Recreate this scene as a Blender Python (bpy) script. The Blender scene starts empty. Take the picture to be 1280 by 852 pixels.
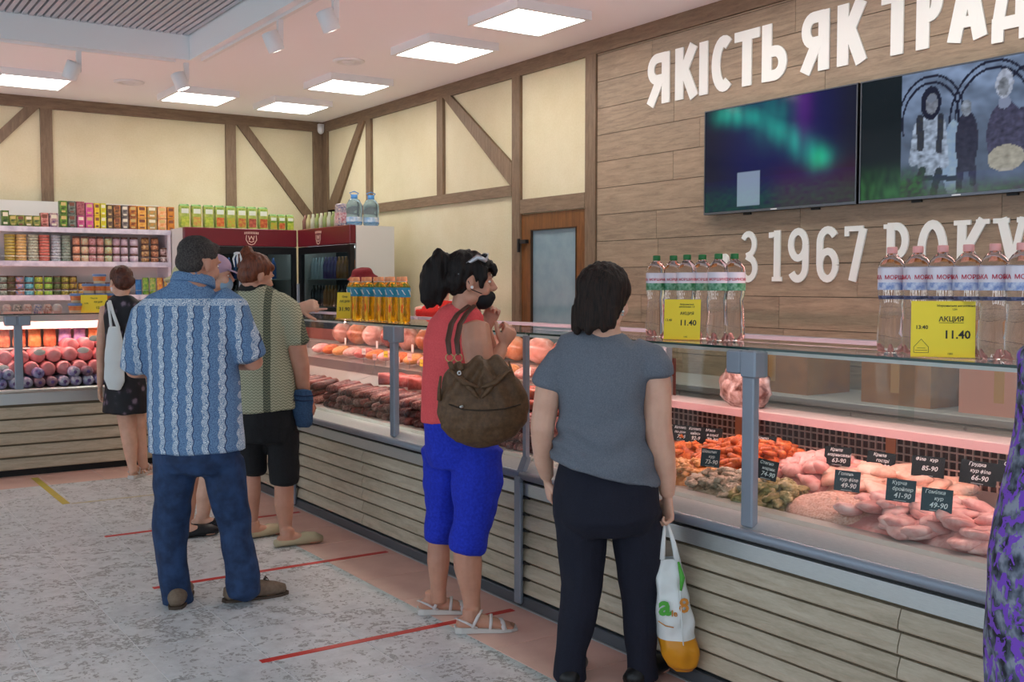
import bpy, bmesh, math, random
from math import sin, cos, pi, radians, sqrt
from mathutils import Vector, Matrix, noise
SC = bpy.context.scene
COL = SC.collection
rnd = random.Random(7)

# ---------------------------------------------------------------- camera
YAW, PIT, FPX, EYE = radians(33.9), math.atan(71.5/1331.0), 1331.0, 1.5
cd = bpy.data.cameras.new('camera'); cam = bpy.data.objects.new('camera', cd); COL.objects.link(cam)
cam.location = (0, 0, EYE)
cam.rotation_euler = (pi/2-PIT, 0, -YAW)
cd.sensor_width = 36; cd.lens = 36*FPX/1280; cd.clip_start = .05
SC.camera = cam
# ---------------------------------------------------------------- world / exposure
SC.view_settings.view_transform = 'Standard'; SC.view_settings.look = 'None'
SC.view_settings.exposure = 0.62; SC.view_settings.gamma = 1; SC.view_settings.use_curve_mapping = False
W = bpy.data.worlds.new('daylight'); SC.world = W; W.use_nodes = True
W.node_tree.nodes['Background'].inputs[0].default_value = (.74, .87, 1, 1)
W.node_tree.nodes['Background'].inputs[1].default_value = 1.0
PANEL_E, TUBE_E, SCREEN_E = 7.5, 34.0, .55

# ---------------------------------------------------------------- helpers
RV = Vector((cos(YAW), -sin(YAW), 0)); VV = Vector((sin(YAW), cos(YAW), 0)); Z = Vector((0, 0, 1))
FW = VV*cos(PIT)-Z*sin(PIT); UP = VV*sin(PIT)+Z*cos(PIT)
def at(px, py, k):
    "point seen at pixel (px,py) whose level distance ahead of the camera is k metres"
    r = FW*FPX+RV*(px-640)-UP*(py-426); return Vector((0, 0, EYE))+r*(k/r.dot(VV))
def on(px, py, ax, v):
    r = FW*FPX+RV*(px-640)-UP*(py-426); c = Vector((0, 0, EYE)); return c+r*((v-c[ax])/r[ax])

def lin(c):
    if isinstance(c, str):
        c = [int(c[i:i+2], 16)/255 for i in (0, 2, 4)]
        c = [x/12.92 if x <= .04045 else ((x+.055)/1.055)**2.4 for x in c]
    return (*c, 1) if len(c) == 3 else tuple(c)
class NT:
    def __init__(s, m): s.t = m.node_tree; s.n = s.t.nodes; s.b = s.n.get('Principled BSDF'); s.out = s.n.get('Material Output')
    def new(s, ty, **k):
        o = s.n.new(ty)
        for a, v in k.items(): setattr(o, a, v)
        return o
    def link(s, a, b): s.t.links.new(a, b)
    def val(s, sock, v):
        if hasattr(v, 'links') or isinstance(v, bpy.types.NodeSocket): s.link(v, sock)
        else: sock.default_value = v
    def math(s, op, a, b=0.0, c=0.0):
        o = s.new('ShaderNodeMath', operation=op); s.val(o.inputs[0], a); s.val(o.inputs[1], b); s.val(o.inputs[2], c); return o.outputs[0]
    def mix(s, f, a, b):
        o = s.new('ShaderNodeMix', data_type='RGBA'); s.val(o.inputs[0], f); s.val(o.inputs[6], a); s.val(o.inputs[7], b); return o.outputs[2]
    def coord(s, scale=(1, 1, 1), rot=(0, 0, 0), loc=(0, 0, 0)):
        c = s.new('ShaderNodeTexCoord'); m = s.new('ShaderNodeMapping')
        m.inputs['Scale'].default_value = scale; m.inputs['Rotation'].default_value = rot; m.inputs['Location'].default_value = loc
        s.link(c.outputs['Object'], m.inputs[0]); return m.outputs[0]
    def noise(s, vec, scale, detail=4, rough=.55, dist=0):
        o = s.new('ShaderNodeTexNoise'); s.link(vec, o.inputs['Vector']); o.inputs['Scale'].default_value = scale
        o.inputs['Detail'].default_value = detail; o.inputs['Roughness'].default_value = rough; o.inputs['Distortion'].default_value = dist
        return o.outputs['Fac']
    def vor(s, vec, scale, feat='F1', out='Distance'):
        o = s.new('ShaderNodeTexVoronoi', feature=feat); s.link(vec, o.inputs['Vector']); o.inputs['Scale'].default_value = scale; return o.outputs[out]
    def ramp(s, f, stops):
        o = s.new('ShaderNodeValToRGB'); s.link(f, o.inputs[0]); e = o.color_ramp.elements
        while len(e) < len(stops): e.new(.5)
        for q, (p, c) in zip(e, stops): q.position = p; q.color = lin(c)
        return o.outputs[0]
    def bump(s, h, st=.3, d=.01):
        o = s.new('ShaderNodeBump'); s.link(h, o.inputs['Height']); o.inputs['Strength'].default_value = st; o.inputs['Distance'].default_value = d
        s.link(o.outputs[0], s.b.inputs['Normal'])
MATS = {}
def mat(name, col, rough=.6, metal=0, col2=None, ns=30, bump=0, spec=.5, sss=0, emit=0, trans=0, ior=1.45, coat=0, stretch=(1, 1, 1)):
    if name in MATS: return MATS[name]
    m = bpy.data.materials.new(name); m.use_nodes = True; MATS[name] = m; t = NT(m); b = t.b
    b.inputs['Base Color'].default_value = lin(col); b.inputs['Roughness'].default_value = rough; b.inputs['Metallic'].default_value = metal
    b.inputs['Specular IOR Level'].default_value = spec; b.inputs['IOR'].default_value = ior
    if trans: b.inputs['Transmission Weight'].default_value = trans
    if coat: b.inputs['Coat Weight'].default_value = coat
    if sss: b.inputs['Subsurface Weight'].default_value = sss; b.inputs['Subsurface Radius'].default_value = (.02, .008, .004)
    if emit: b.inputs['Emission Color'].default_value = lin(col); b.inputs['Emission Strength'].default_value = emit
    if col2 is not None or bump:
        v = t.coord(stretch); n = t.noise(v, ns)
        if col2 is not None: t.link(t.ramp(n, [(.35, col), (.65, col2)]), b.inputs['Base Color'])
        if bump: t.bump(n, bump, .004)
    return m
def wood(name, a, b_, c_, stretch, ns=6, rough=.55, bump=.25):
    if name in MATS: return MATS[name]
    m = bpy.data.materials.new(name); m.use_nodes = True; MATS[name] = m; t = NT(m)
    v = t.coord(stretch); oi = t.new('ShaderNodeObjectInfo')
    ad = t.new('ShaderNodeVectorMath', operation='ADD'); t.link(v, ad.inputs[0])
    cx = t.new('ShaderNodeCombineXYZ'); t.link(t.math('MULTIPLY', oi.outputs['Random'], 37.), cx.inputs[0]); t.link(t.math('MULTIPLY', oi.outputs['Random'], 19.), cx.inputs[2]); t.link(cx.outputs[0], ad.inputs[1])
    n1 = t.noise(ad.outputs[0], ns, 6, .6, .6); n2 = t.noise(ad.outputs[0], ns*7, 4, .6)
    f = t.math('ADD', t.math('MULTIPLY', n1, .7), t.math('MULTIPLY', n2, .3))
    f = t.math('ADD', f, t.math('MULTIPLY', t.math('SUBTRACT', oi.outputs['Random'], .5), .10))
    t.link(t.ramp(f, [(.3, a), (.5, b_), (.7, c_)]), t.b.inputs['Base Color']); t.b.inputs['Roughness'].default_value = rough
    t.bump(n2, bump, .003); return m
def thin_glass(name, col, ior=1.45, rough=.02, dirt=0):
    if name in MATS: return MATS[name]
    m = bpy.data.materials.new(name); m.use_nodes = True; MATS[name] = m; t = NT(m); t.n.remove(t.b)
    tr = t.new('ShaderNodeBsdfTransparent'); tr.inputs[0].default_value = lin(col)
    gl = t.new('ShaderNodeBsdfGlossy'); gl.inputs['Roughness'].default_value = rough
    fr = t.new('ShaderNodeFresnel'); ge = t.new('ShaderNodeNewGeometry'); t.link(t.math('ADD', t.math('MULTIPLY', ge.outputs['Backfacing'], 1/ior-ior), ior), fr.inputs[0]); mx = t.new('ShaderNodeMixShader')
    t.link(fr.outputs[0], mx.inputs[0]); t.link(tr.outputs[0], mx.inputs[1]); t.link(gl.outputs[0], mx.inputs[2])
    t.link(mx.outputs[0], t.out.inputs[0]); return m
def emis(name, col, st):
    if name in MATS: return MATS[name]
    m = bpy.data.materials.new(name); m.use_nodes = True; MATS[name] = m; t = NT(m); t.n.remove(t.b)
    e = t.new('ShaderNodeEmission'); e.inputs[0].default_value = lin(col); e.inputs[1].default_value = st; t.link(e.outputs[0], t.out.inputs[0]); return m

class MB:
    def __init__(s): s.v = []; s.f = []; s.m = []; s.cur = 0
    def mi(s, i): s.cur = i; return s
    def add(s, vs, fs):
        o = len(s.v); s.v += [tuple(v) for v in vs]; s.f += [tuple(i+o for i in f) for f in fs]; s.m += [s.cur]*len(fs); return s
    def box(s, x0, y0, z0, x1, y1, z1):
        return s.add([(x, y, z) for z in (z0, z1) for y in (y0, y1) for x in (x0, x1)],
                     [(0, 2, 3, 1), (4, 5, 7, 6), (0, 1, 5, 4), (2, 6, 7, 3), (0, 4, 6, 2), (1, 3, 7, 5)])
    def obox(s, c, ex, ey, ez):
        c = Vector(c); V = [c+ex*a+ey*b+ez*d for d in (-1, 1) for b in (-1, 1) for a in (-1, 1)]
        return s.add(V, [(0, 2, 3, 1), (4, 5, 7, 6), (0, 1, 5, 4), (2, 6, 7, 3), (0, 4, 6, 2), (1, 3, 7, 5)])
    def bbox(s, x0, y0, z0, x1, y1, z1, r=.005):
        "box with chamfered vertical and top edges"
        P = [(x0+r, y0), (x1-r, y0), (x1, y0+r), (x1, y1-r), (x1-r, y1), (x0+r, y1), (x0, y1-r), (x0, y0+r)]
        Q = [(x0+2*r, y0+r), (x1-2*r, y0+r), (x1-r, y0+2*r), (x1-r, y1-2*r), (x1-2*r, y1-r), (x0+2*r, y1-r), (x0+r, y1-2*r), (x0+r, y0+2*r)]
        V = [(*q, z0) for q in Q]+[(*p, z0+r) for p in P]+[(*p, z1-r) for p in P]+[(*q, z1) for q in Q]
        F = [tuple(range(7, -1, -1)), tuple(range(24, 32))]
        for k in range(3):
            for i in range(8): j = (i+1) % 8; F.append((k*8+i, k*8+j, k*8+8+j, k*8+8+i))
        return s.add(V, F)
    def prism(s, poly, f):
        "poly: 2-D outline; f(u,v,side) -> 3-D point for side 0/1"
        n = len(poly); V = [f(u, v, 0) for u, v in poly]+[f(u, v, 1) for u, v in poly]
        F = [tuple(range(n-1, -1, -1)), tuple(range(n, 2*n))]+[(i, (i+1) % n, n+(i+1) % n, n+i) for i in range(n)]
        return s.add(V, F)
    def lathe(s, prof, n=16, c=(0, 0, 0), cap=True, M=None):
        V = []; F = []
        for r, z in prof:
            for i in range(n):
                a = 2*pi*i/n; p = Vector((r*cos(a), r*sin(a), z)); p = M @ p if M else p; V.append(p+Vector(c))
        for k in range(len(prof)-1):
            for i in range(n): j = (i+1) % n; F.append((k*n+i, k*n+j, (k+1)*n+j, (k+1)*n+i))
        if cap: F.append(tuple(range(n-1, -1, -1))); F.append(tuple((len(prof)-1)*n+i for i in range(n)))
        return s.add(V, F)
    def tube(s, pts, ra, rb=None, ref=None, n=12, dome=.5):
        pts = [Vector(p) for p in pts]; N = len(pts)
        if not isinstance(ra, (list, tuple)): ra = [ra]*N
        if rb is None: rb = ra
        if not isinstance(rb, (list, tuple)): rb = [rb]*N
        V = []; F = []; side = None
        tg = [(pts[min(i+1, N-1)]-pts[max(i-1, 0)]).normalized() for i in range(N)]
        for i in range(N):
            t = tg[i]
            if isinstance(ref, list): r = Vector(ref[i])
            elif ref is not None: r = Vector(ref)
            else: r = side if side is not None else (Vector((1, 0, 0)) if abs(t.x) < .8 else Vector((0, 1, 0)))
            x = (r-t*r.dot(t)).normalized(); side = x; y = t.cross(x)
            for j in range(n):
                a = 2*pi*j/n; V.append(pts[i]+x*(ra[i]*cos(a))+y*(rb[i]*sin(a)))
        for k in range(N-1):
            for i in range(n): j = (i+1) % n; F.append((k*n+i, k*n+j, (k+1)*n+j, (k+1)*n+i))
        V.append(pts[0]-tg[0]*min(ra[0], rb[0])*dome); V.append(pts[-1]+tg[-1]*min(ra[-1], rb[-1])*dome)
        for i in range(n): j = (i+1) % n; F.append((j, i, N*n)); F.append(((N-1)*n+i, (N-1)*n+j, N*n+1))
        return s.add(V, F)
    def ell(s, c, r, M=None, n=14, m=9):
        c = Vector(c); V = []; F = []
        if not isinstance(r, (list, tuple)): r = (r, r, r)
        for k in range(1, m):
            for i in range(n):
                a = 2*pi*i/n; b = pi*k/m; p = Vector((r[0]*sin(b)*cos(a), r[1]*sin(b)*sin(a), r[2]*cos(b))); V.append(c+(M @ p if M else p))
        for k in range(m-2):
            for i in range(n): j = (i+1) % n; F.append((k*n+j, k*n+i, (k+1)*n+i, (k+1)*n+j))
        p = Vector((0, 0, r[2])); V.append(c+(M @ p if M else p)); p = -p; V.append(c+(M @ p if M else p))
        for i in range(n): j = (i+1) % n; F.append((i, j, (m-1)*n)); F.append(((m-2)*n+j, (m-2)*n+i, (m-1)*n+1))
        return s.add(V, F)
    def grid(s, f, nu, nv, closeu=False):
        V = [f(i/(nu-(0 if closeu else 1)), j/(nv-1)) for j in range(nv) for i in range(nu)]; F = []
        for j in range(nv-1):
            for i in range(nu if closeu else nu-1): k = (i+1) % nu; F.append((j*nu+i, j*nu+k, (j+1)*nu+k, (j+1)*nu+i))
        return s.add(V, F)
    def mesh(s, name, mats, smooth=False, off=(0, 0, 0)):
        me = bpy.data.meshes.new(name); o = Vector(off)
        me.from_pydata([tuple(Vector(v)-o) for v in s.v] if any(off) else s.v, [], s.f)
        for m in (mats if isinstance(mats, (list, tuple)) else [mats]): me.materials.append(m)
        me.polygons.foreach_set('material_index', s.m)
        if smooth: me.polygons.foreach_set('use_smooth', [True]*len(s.f))
        me.update(); return me

def link(name, me, parent=None, loc=None):
    o = bpy.data.objects.new(name, me); COL.objects.link(o)
    if parent is not None: o.parent = parent
    if loc is not None: o.location = loc
    return o
def tagit(o, label=None, cat=None, group=None, kind=None):
    if label: o['label'] = label
    if cat: o['category'] = cat
    if group: o['group'] = group
    if kind: o['kind'] = kind
    return o
def thing(name, label, cat, loc, group=None, rz=0):
    o = bpy.data.objects.new(name, None); COL.objects.link(o); o.location = loc; o.rotation_euler = (0, 0, rz); o.empty_display_size = .1
    return tagit(o, label, cat, group)
def part(name, mb, mats, root, smooth=False, label=None, world=True):
    "mesh given in world coordinates, parented to root (unrotated)"
    off = root.matrix_world.translation if False else Vector(root['wl']) if 'wl' in root else Vector(root.location)
    me = mb.mesh(name, mats, smooth, off if world else (0, 0, 0))
    o = link(name, me, root)
    if label: o['label'] = label
    return o
def struct(name, mb, mats, parent=None, smooth=False, loc=None):
    me = mb.mesh(name, mats, smooth); o = link(name, me, parent, loc)
    if parent is None: o['kind'] = 'structure'
    return o
def one(name, mb, mats, label, cat, group=None, smooth=False, loc=(0, 0, 0), rz=0, world=False):
    me = mb if isinstance(mb, bpy.types.Mesh) else mb.mesh(name, mats, smooth, loc if world else (0, 0, 0))
    o = link(name, me, None, loc); o.rotation_euler = (0, 0, rz); return tagit(o, label, cat, group)
def copy_tree(o, loc, rot=None, label=None, group=None):
    c = o.copy(); COL.objects.link(c); c.location = loc
    if rot is not None: c.rotation_euler = rot
    if label: c['label'] = label
    if group: c['group'] = group
    for ch in list(o.children):
        d = ch.copy(); COL.objects.link(d); d.parent = c
        for g in list(ch.children):
            e = g.copy(); COL.objects.link(e); e.parent = d
    return c
def remesh(mb, voxel, smooth=4, mats=None, name='m', off=(0, 0, 0), fn=None, amt=.5):
    me0 = mb.mesh(name, mats or [], False, off); o = bpy.data.objects.new('tmp', me0); COL.objects.link(o)
    r = o.modifiers.new('r', 'REMESH'); r.mode = 'VOXEL'; r.voxel_size = voxel; r.use_smooth_shade = True
    if smooth: sm = o.modifiers.new('s', 'SMOOTH'); sm.iterations = smooth; sm.factor = amt
    dg = bpy.context.evaluated_depsgraph_get(); me = bpy.data.meshes.new_from_object(o.evaluated_get(dg), depsgraph=dg)
    bpy.data.objects.remove(o); bpy.data.meshes.remove(me0); me.name = name
    if fn:
        o3 = Vector(off); nrm = [v.normal.copy() for v in me.vertices]
        for v, n in zip(me.vertices, nrm): v.co = v.co+n*fn(v.co+o3, n)
    me.polygons.foreach_set('use_smooth', [True]*len(me.polygons)); me.update(); return me
TXT = {}
def text_mb(body, size, f, depth=.0008, align='CENTER', bold=0., mb=None):
    "text as geometry; f(u,v,w) maps text plane + depth into the world"
    key = (body, align, bold)
    if key not in TXT:
        cu = bpy.data.curves.new('t', 'FONT'); cu.body = body; cu.size = 1; cu.align_x = align; cu.offset = bold; cu.extrude = .5; cu.resolution_u = 2
        o = bpy.data.objects.new('t', cu); COL.objects.link(o); dg = bpy.context.evaluated_depsgraph_get()
        me = bpy.data.meshes.new_from_object(o.evaluated_get(dg), depsgraph=dg); bpy.data.objects.remove(o); bpy.data.curves.remove(cu)
        TXT[key] = ([v.co.copy() for v in me.vertices], [tuple(p.vertices) for p in me.polygons]); bpy.data.meshes.remove(me)
    V, F = TXT[key]; mb = mb or MB(); mb.add([f(v.x*size, v.y*size, (v.z+.5)*depth) for v in V], F); return mb
ORD = ['first', 'second', 'third', 'fourth', 'fifth', 'sixth', 'seventh', 'eighth', 'ninth', 'tenth', 'eleventh', 'twelfth', 'thirteenth', 'fourteenth', 'fifteenth', 'sixteenth', 'seventeenth', 'eighteenth', 'nineteenth', 'twentieth']

# ---------------------------------------------------------------- shared materials
M_ceil = mat('ceiling paint', 'F4F3F4', .8); M_white = mat('white plastic', 'E6E6E6', .4); M_beige = None
M_steel = mat('brushed steel', 'D6DAD8', .33, .75, col2='C4C9C8', ns=40, stretch=(60, 1, 60)); M_grey = mat('grey aluminium', '8E97A3', .42, .35)
M_dark = mat('dark plastic', '1A1B1D', .45); M_black = mat('black plastic', '0B0B0C', .4); M_glass = thin_glass('case glass', 'F6FBF9', 1.33)
M_gedge = mat('glass edge', '1E3A34', .15)
M_pane = thin_glass('cooler glass', 'D5DEDE', 1.33)

# ================================================================ STRUCTURE
WX, FY, CZ = 5.0, 11.25, 3.31
# floor: tile field on a screed
def tile_mat():
    m = bpy.data.materials.new('worn patterned tile'); m.use_nodes = True; t = NT(m)
    v = t.coord((1, 1, 1)); oi = t.new('ShaderNodeObjectInfo'); cx = t.new('ShaderNodeCombineXYZ')
    t.link(t.math('MULTIPLY', oi.outputs['Random'], 50), cx.inputs[2]); ad = t.new('ShaderNodeVectorMath', operation='ADD'); t.link(v, ad.inputs[0]); t.link(cx.outputs[0], ad.inputs[1])
    # faded arabesque: curved bands from distorted waves, worn away by noise
    w = t.new('ShaderNodeTexWave', wave_type='RINGS', rings_direction='SPHERICAL'); w.inputs['Scale'].default_value = 7; w.inputs['Distortion'].default_value = 9; w.inputs['Detail'].default_value = 2; w.inputs['Detail Scale'].default_value = 4
    t.link(ad.outputs[0], w.inputs[0])
    orn = t.math('GREATER_THAN', w.outputs['Fac'], .60)
    worn = t.math('GREATER_THAN', t.noise(ad.outputs[0], 9, 6, .7), .50); fine = t.noise(ad.outputs[0], 70, 5, .75)
    k = t.math('MULTIPLY', t.math('MULTIPLY', orn, worn), t.math('GREATER_THAN', fine, .44))
    base = t.ramp(t.noise(ad.outputs[0], 14, 8, .7), [(.3, 'BDC0C0'), (.55, 'D2D5D6'), (.75, 'E0E2E3')])
    c = t.mix(t.math('MULTIPLY', k, .75), base, lin('7E7E7A')); t.link(c, t.b.inputs['Base Color']); t.b.inputs['Roughness'].default_value = .38; t.bump(fine, .08, .002); return m
M_tile = tile_mat(); M_tile2 = mat('plain beige tile with painted pink glow', 'EFC2B2', .40, col2='E6B6A6', ns=6)  # plain beige tiles by the counters, pink light spill put into their colour
fl = struct('floor', MB().box(-5, -3, -.1, WX+.1, FY+.1, -.0025), mat('pale grout', 'ECECEC', .8))
TS = .405; tme = MB().bbox(-TS/2+.0022, -TS/2+.0022, -.0115, TS/2-.0022, TS/2-.0022, 0, .0012)
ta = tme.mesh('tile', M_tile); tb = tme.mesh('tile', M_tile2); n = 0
cells = []
for i in range(-9, 9):
    for j in range(-4, 22):
        x = 2.345+TS/2+i*TS-TS*.0; y = 2.2+j*TS
        if x-TS/2 < -1.3 or x > 2.9: continue
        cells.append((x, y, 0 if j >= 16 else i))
cells.sort(key=lambda c: (c[0]-1.5)**2+(c[1]-4.6)**2)
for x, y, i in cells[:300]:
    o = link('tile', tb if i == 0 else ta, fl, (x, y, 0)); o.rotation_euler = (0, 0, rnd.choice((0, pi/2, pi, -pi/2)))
fe = struct('floor', MB().box(-5, -3, -.0115, -1.1, FY, -.001).box(-1.1, -3, -.0115, WX, 1.8, -.001).box(2.76, 1.8, -.0115, WX, FY, -.001), mat('far floor', 'B9B6B2', .5), fl); fe.name = 'floor_field'
# tape on the floor
def tape(name, pts, m, label):
    mb = MB()
    for (x0, y0), (x1, y1) in pts:
        if abs(x1-x0) > abs(y1-y0): mb.box(x0, y0-.019, .0002, x1, y0+.019, .0016)
        else: mb.box(x0-.025, y0, .0002, x0+.025, y1, .0016)
    return one(name, mb, m, label, 'tape')
M_red = mat('red tape', 'D8281E', .35, col2='C8281E', ns=20); M_yel = mat('yellow tape', 'C9B23A', .45, col2='BBA94A', ns=12)
tape('floor_tape', [((1.49, 4.01), (2.70, 4.01))], M_red, 'red queue line on the floor, nearest, under the woman in blue trousers')
tape('floor_tape', [((1.42, 5.29), (2.71, 5.29))], M_red, 'red queue line on the floor passing behind the heels of the blue-shirted man')
tape('floor_tape', [((1.48, 6.54), (2.71, 6.54))], M_red, 'farthest red queue line on the floor, under the black clog')
tape('floor_tape', [((1.49, 7.67), (1.49, 8.85))], M_yel, 'bright yellow line on the floor leading towards the sausage counter')
tape('floor_tape', [((1.52, 7.66), (2.5, 7.66))], mat('worn yellow tape', 'C6BC92', .6, col2='C8C3B4', ns=18), 'worn faded yellow line on the floor parallel to the sausage counter')
# ceiling with a recess
RX0, RX1, RY0, RY1, RZ = -.6, 2.69, 3.6, 8.66, 3.49
mb = MB()
for a in ((-5, -3, RX0, FY+.1), (RX1, -3, WX+.1, FY+.1), (RX0, -3, RX1, RY0), (RX0, RY1, RX1, FY+.1)): mb.box(a[0], a[1], CZ, a[2], a[3], CZ+.06)
ce = struct('ceiling', mb, M_ceil)
M_trim = mat('cool white trim', 'F0F2F3', .5)
mb = MB(); t_ = .02
mb.box(RX1-.001, RY0, CZ-.012, RX1+t_, RY1+t_, RZ+.1).box(RX0, RY1-.001, CZ-.012, RX1, RY1+t_, RZ+.1).box(RX0-t_, RY0-t_, CZ-.012, RX1, RY0, RZ+.1).box(RX0-t_, RY0, CZ-.012, RX0, RY1+t_, RZ+.1)
struct('trim_1', mb, M_trim)
struct('ceiling_backing', MB().box(RX0, RY0, RZ+.06, RX1, RY1, RZ+.1), mat('grey backing', '9A9CA2', .7), ce)
M_rib = mat('metal ceiling slat', 'C2C6CC', .5, .2); rib = MB().box(-.017, RY0, RZ, .017, RY1, RZ+.035).mesh('ceiling_slat', M_rib)
x = RX0+.03
while x < RX1: link('ceiling_slat', rib, ce, (x, 0, 0)); x += .052
# walls
def stucco():
    m = bpy.data.materials.new('cream stucco'); m.use_nodes = True; t = NT(m); v = t.coord((1, 1, 1))
    n = t.noise(v, 60, 6, .7); l = t.noise(v, 2.5, 3)
    t.link(t.ramp(t.math('ADD', t.math('MULTIPLY', n, .5), t.math('MULTIPLY', l, .5)), [(.35, 'D3C7A2'), (.65, 'E0D6B8')]), t.b.inputs['Base Color'])
    t.b.inputs['Roughness'].default_value = .85; t.bump(n, .5, .004); return m
M_st = stucco()
struct('wall_far', MB().box(-5, FY, 0, WX, FY+.1, CZ), M_st)
DY0, DY1, DZ = 6.42, 7.28, 2.07
wr = struct('wall_right', MB().box(WX, DY1, 0, WX+.1, FY+.1, CZ).box(WX, DY0, DZ, WX+.1, DY1, CZ).box(WX, -3, 0, WX+.1, DY0, CZ), M_st)
M_tim = wood('timber', '66513E', '7D6650', '8E7860', (9, 9, 1.2), 5); M_timh = wood('timber lying', '66513E', '7D6650', '8E7860', (1.2, 1.2, 9), 5)
tn = 2
def trim(mb, m):
    global tn
    struct('trim_%d' % tn, mb, m); tn += 1
def ftim(P, m=None):   # prism on far wall, (x,z) outline
    trim(MB().prism(P, lambda u, v, s: (u, FY-.03 if s == 0 else FY-.0005, v)), m or M_tim)
def rtim(P, m=None):
    trim(MB().prism(P, lambda u, v, s: (WX-.03 if s else WX-.0005, u, v)), m or M_tim)
BZ = 3.2
ftim([(-5, BZ), (WX-.031, BZ), (WX-.031, CZ), (-5, CZ)], M_timh)
ftim([(2.02, 1.0), (2.13, 1.0), (2.13, BZ), (2.02, BZ)]); ftim([(3.86, 1), (3.97, 1), (3.97, BZ), (3.86, BZ)])
ftim([(4.86, .1), (WX-.031, .1), (WX-.031, BZ), (4.86, BZ)])
ftim([(3.99, BZ), (4.11, BZ), (4.855, 2.27), (4.855, 2.11)])
ftim([(1.88, BZ), (2.01, BZ), (1.3, 2.45), (1.17, 2.45)])
rtim([(-3, BZ), (FY-.001, BZ), (FY-.001, CZ), (-3, CZ)], M_timh)
rtim([(11.11, .1), (FY-.001, .1), (FY-.001, BZ), (11.11, BZ)])
rtim([(10.02, 2.3), (10.13, 2.3), (10.13, BZ), (10.02, BZ)])
rtim([(10.17, BZ), (10.3, BZ), (11.10, 2.37), (11.10, 2.2), (10.98, 2.2)])
rtim([(8.54, 2.32), (8.65, 2.32), (8.65, BZ), (8.54, BZ)])
rtim([(7.285, .1), (7.4, .1), (7.4, BZ), (7.285, BZ)])
rtim([(8.40, BZ), (8.53, BZ), (7.405, 2.30), (7.405, 2.34), (7.405, 2.50)])
rtim([(7.405, 2.23), (FY-.15, 2.23), (FY-.15, 2.32), (7.405, 2.32)], M_timh)
rtim([(6.415, 2.075), (7.28, 2.075), (7.28, 2.19), (6.415, 2.19)], M_timh)
rtim([(6.285, .1), (6.41, .1), (6.41, BZ), (6.285, BZ)])
# plank cladding on the right wall
M_pl = wood('plank cladding', '7C6A57', '98836D', 'AE977E', (.9, .9, 9), 5, .5)
PZ = [.05+.196*i for i in range(17)]; prn = random.Random(3)
for i, z0 in enumerate(PZ):
    z1 = min(z0+.196, BZ-.002); y = 6.28; first = True
    while y > -.5:
        L = prn.uniform(.5, 1.2) if first else 1.28
        first = False; y1 = max(y-L, -.5)
        link('plank', MB().box(-.016, y1+.0015, z0+.0025, -.0005, y-.0015, z1-.0015).mesh('plank', M_pl), wr, (WX, 0, 0)); y = y1
struct('plank_backing', MB().box(WX-.004, -.5, .05, WX-.0003, 6.28, BZ), mat('dark joint', '3A3128', .8), wr)
# door
M_dw = wood('varnished door', '5E3A1C', '7A4C24', '8F5C30', (8, 8, 1), 4, .35); M_frost = mat('blue frosted glass', '7F98A3', .35, col2='8CA3AC', ns=8, coat=.4)
dr = struct('door_1', MB().box(WX-.012, DY0, 0, WX+.03, DY0+.115, DZ).box(WX-.012, DY1-.13, 0, WX+.03, DY1, DZ).box(WX-.012, DY0+.115, DZ-.13, WX+.03, DY1-.13, DZ).box(WX-.012, DY0+.115, 0, WX+.03, DY1-.13, .35), M_dw)
link('door_pane', MB().box(WX+.006, DY0+.115, .35, WX+.02, DY1-.13, DZ-.13).mesh('door_pane', M_frost), dr)
link('door_bead', MB().box(WX-.016, DY0+.115, .35, WX+.005, DY0+.125, DZ-.13).box(WX-.016, DY1-.14, .35, WX+.005, DY1-.13, DZ-.13).box(WX-.016, DY0+.125, DZ-.14, WX+.005, DY1-.14, DZ-.13).mesh('door_bead', mat('dark bead', '3A2412', .4)), dr)
link('door_hinge', MB().box(WX-.045, DY1-.10, 1.83, WX-.012, DY1-.02, 1.86).box(WX-.045, DY1+.0, 1.76, WX-.025, DY1+.02, 1.87).mesh('door_hinge', M_dark), dr)
link('door_stop', MB().box(WX+.03, DY0, 0, WX+.06, DY1, DZ).mesh('door_stop', M_dark), dr)

# ================================================================ CEILING FIXTURES
M_pan = emis('lit diffuser', (1, .97, .90), PANEL_E)
PL = [(4.15, 5.97, 'nearest the wall lettering, largest in view'), (4.15, 7.10, 'second from the lettering'), (4.16, 8.82, 'third from the lettering'), (4.18, 10.16, 'farthest along the right wall'), (3.23, 10.16, 'second from the left along the far wall'), (1.76, 10.14, 'leftmost, cut by the picture edge')]
PL += [(4.15, 4.5, None), (4.15, 3.2, None), (4.15, 1.6, None)]
pr0 = None
for x, y, w in PL:
    lab = 'square white ceiling light panel, %s' % w if w else 'square white ceiling light panel outside the picture above the counter'
    if pr0 is None:
        pr0 = thing('ceiling_light', lab, 'light', (x, y, CZ), 'square ceiling lights')
        a, b = .27, .285
        part('light_frame', MB().box(-b-.015, -b-.015, -.06, -a, b+.015, 0).box(a, -b-.015, -.06, b+.015, b+.015, 0).box(-a, -b-.015, -.06, a, -a, 0).box(-a, a, -.06, a, b+.015, 0), M_white, pr0, world=False)
        part('diffuser', MB().box(-a, -a, -.054, a, a, -.03), M_pan, pr0, world=False)
    else: copy_tree(pr0, (x, y, CZ), None, lab, 'square ceiling lights')
    if not w: pass
for x, y, l in ((2.54, 9.94, 'flat round white ceiling grille near the far wall'), (3.79, 8.02, 'flat round white ceiling grille between the square lights')):
    o = one('ceiling_vent', MB().lathe([(.13, 0), (.13, -.008), (.11, -.016), (.085, -.016), (.08, -.006), (.05, -.006), (.045, -.018), (.001, -.02)], 24), M_white, l, 'vent', None, True, (x, y, CZ-.0005))
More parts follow.
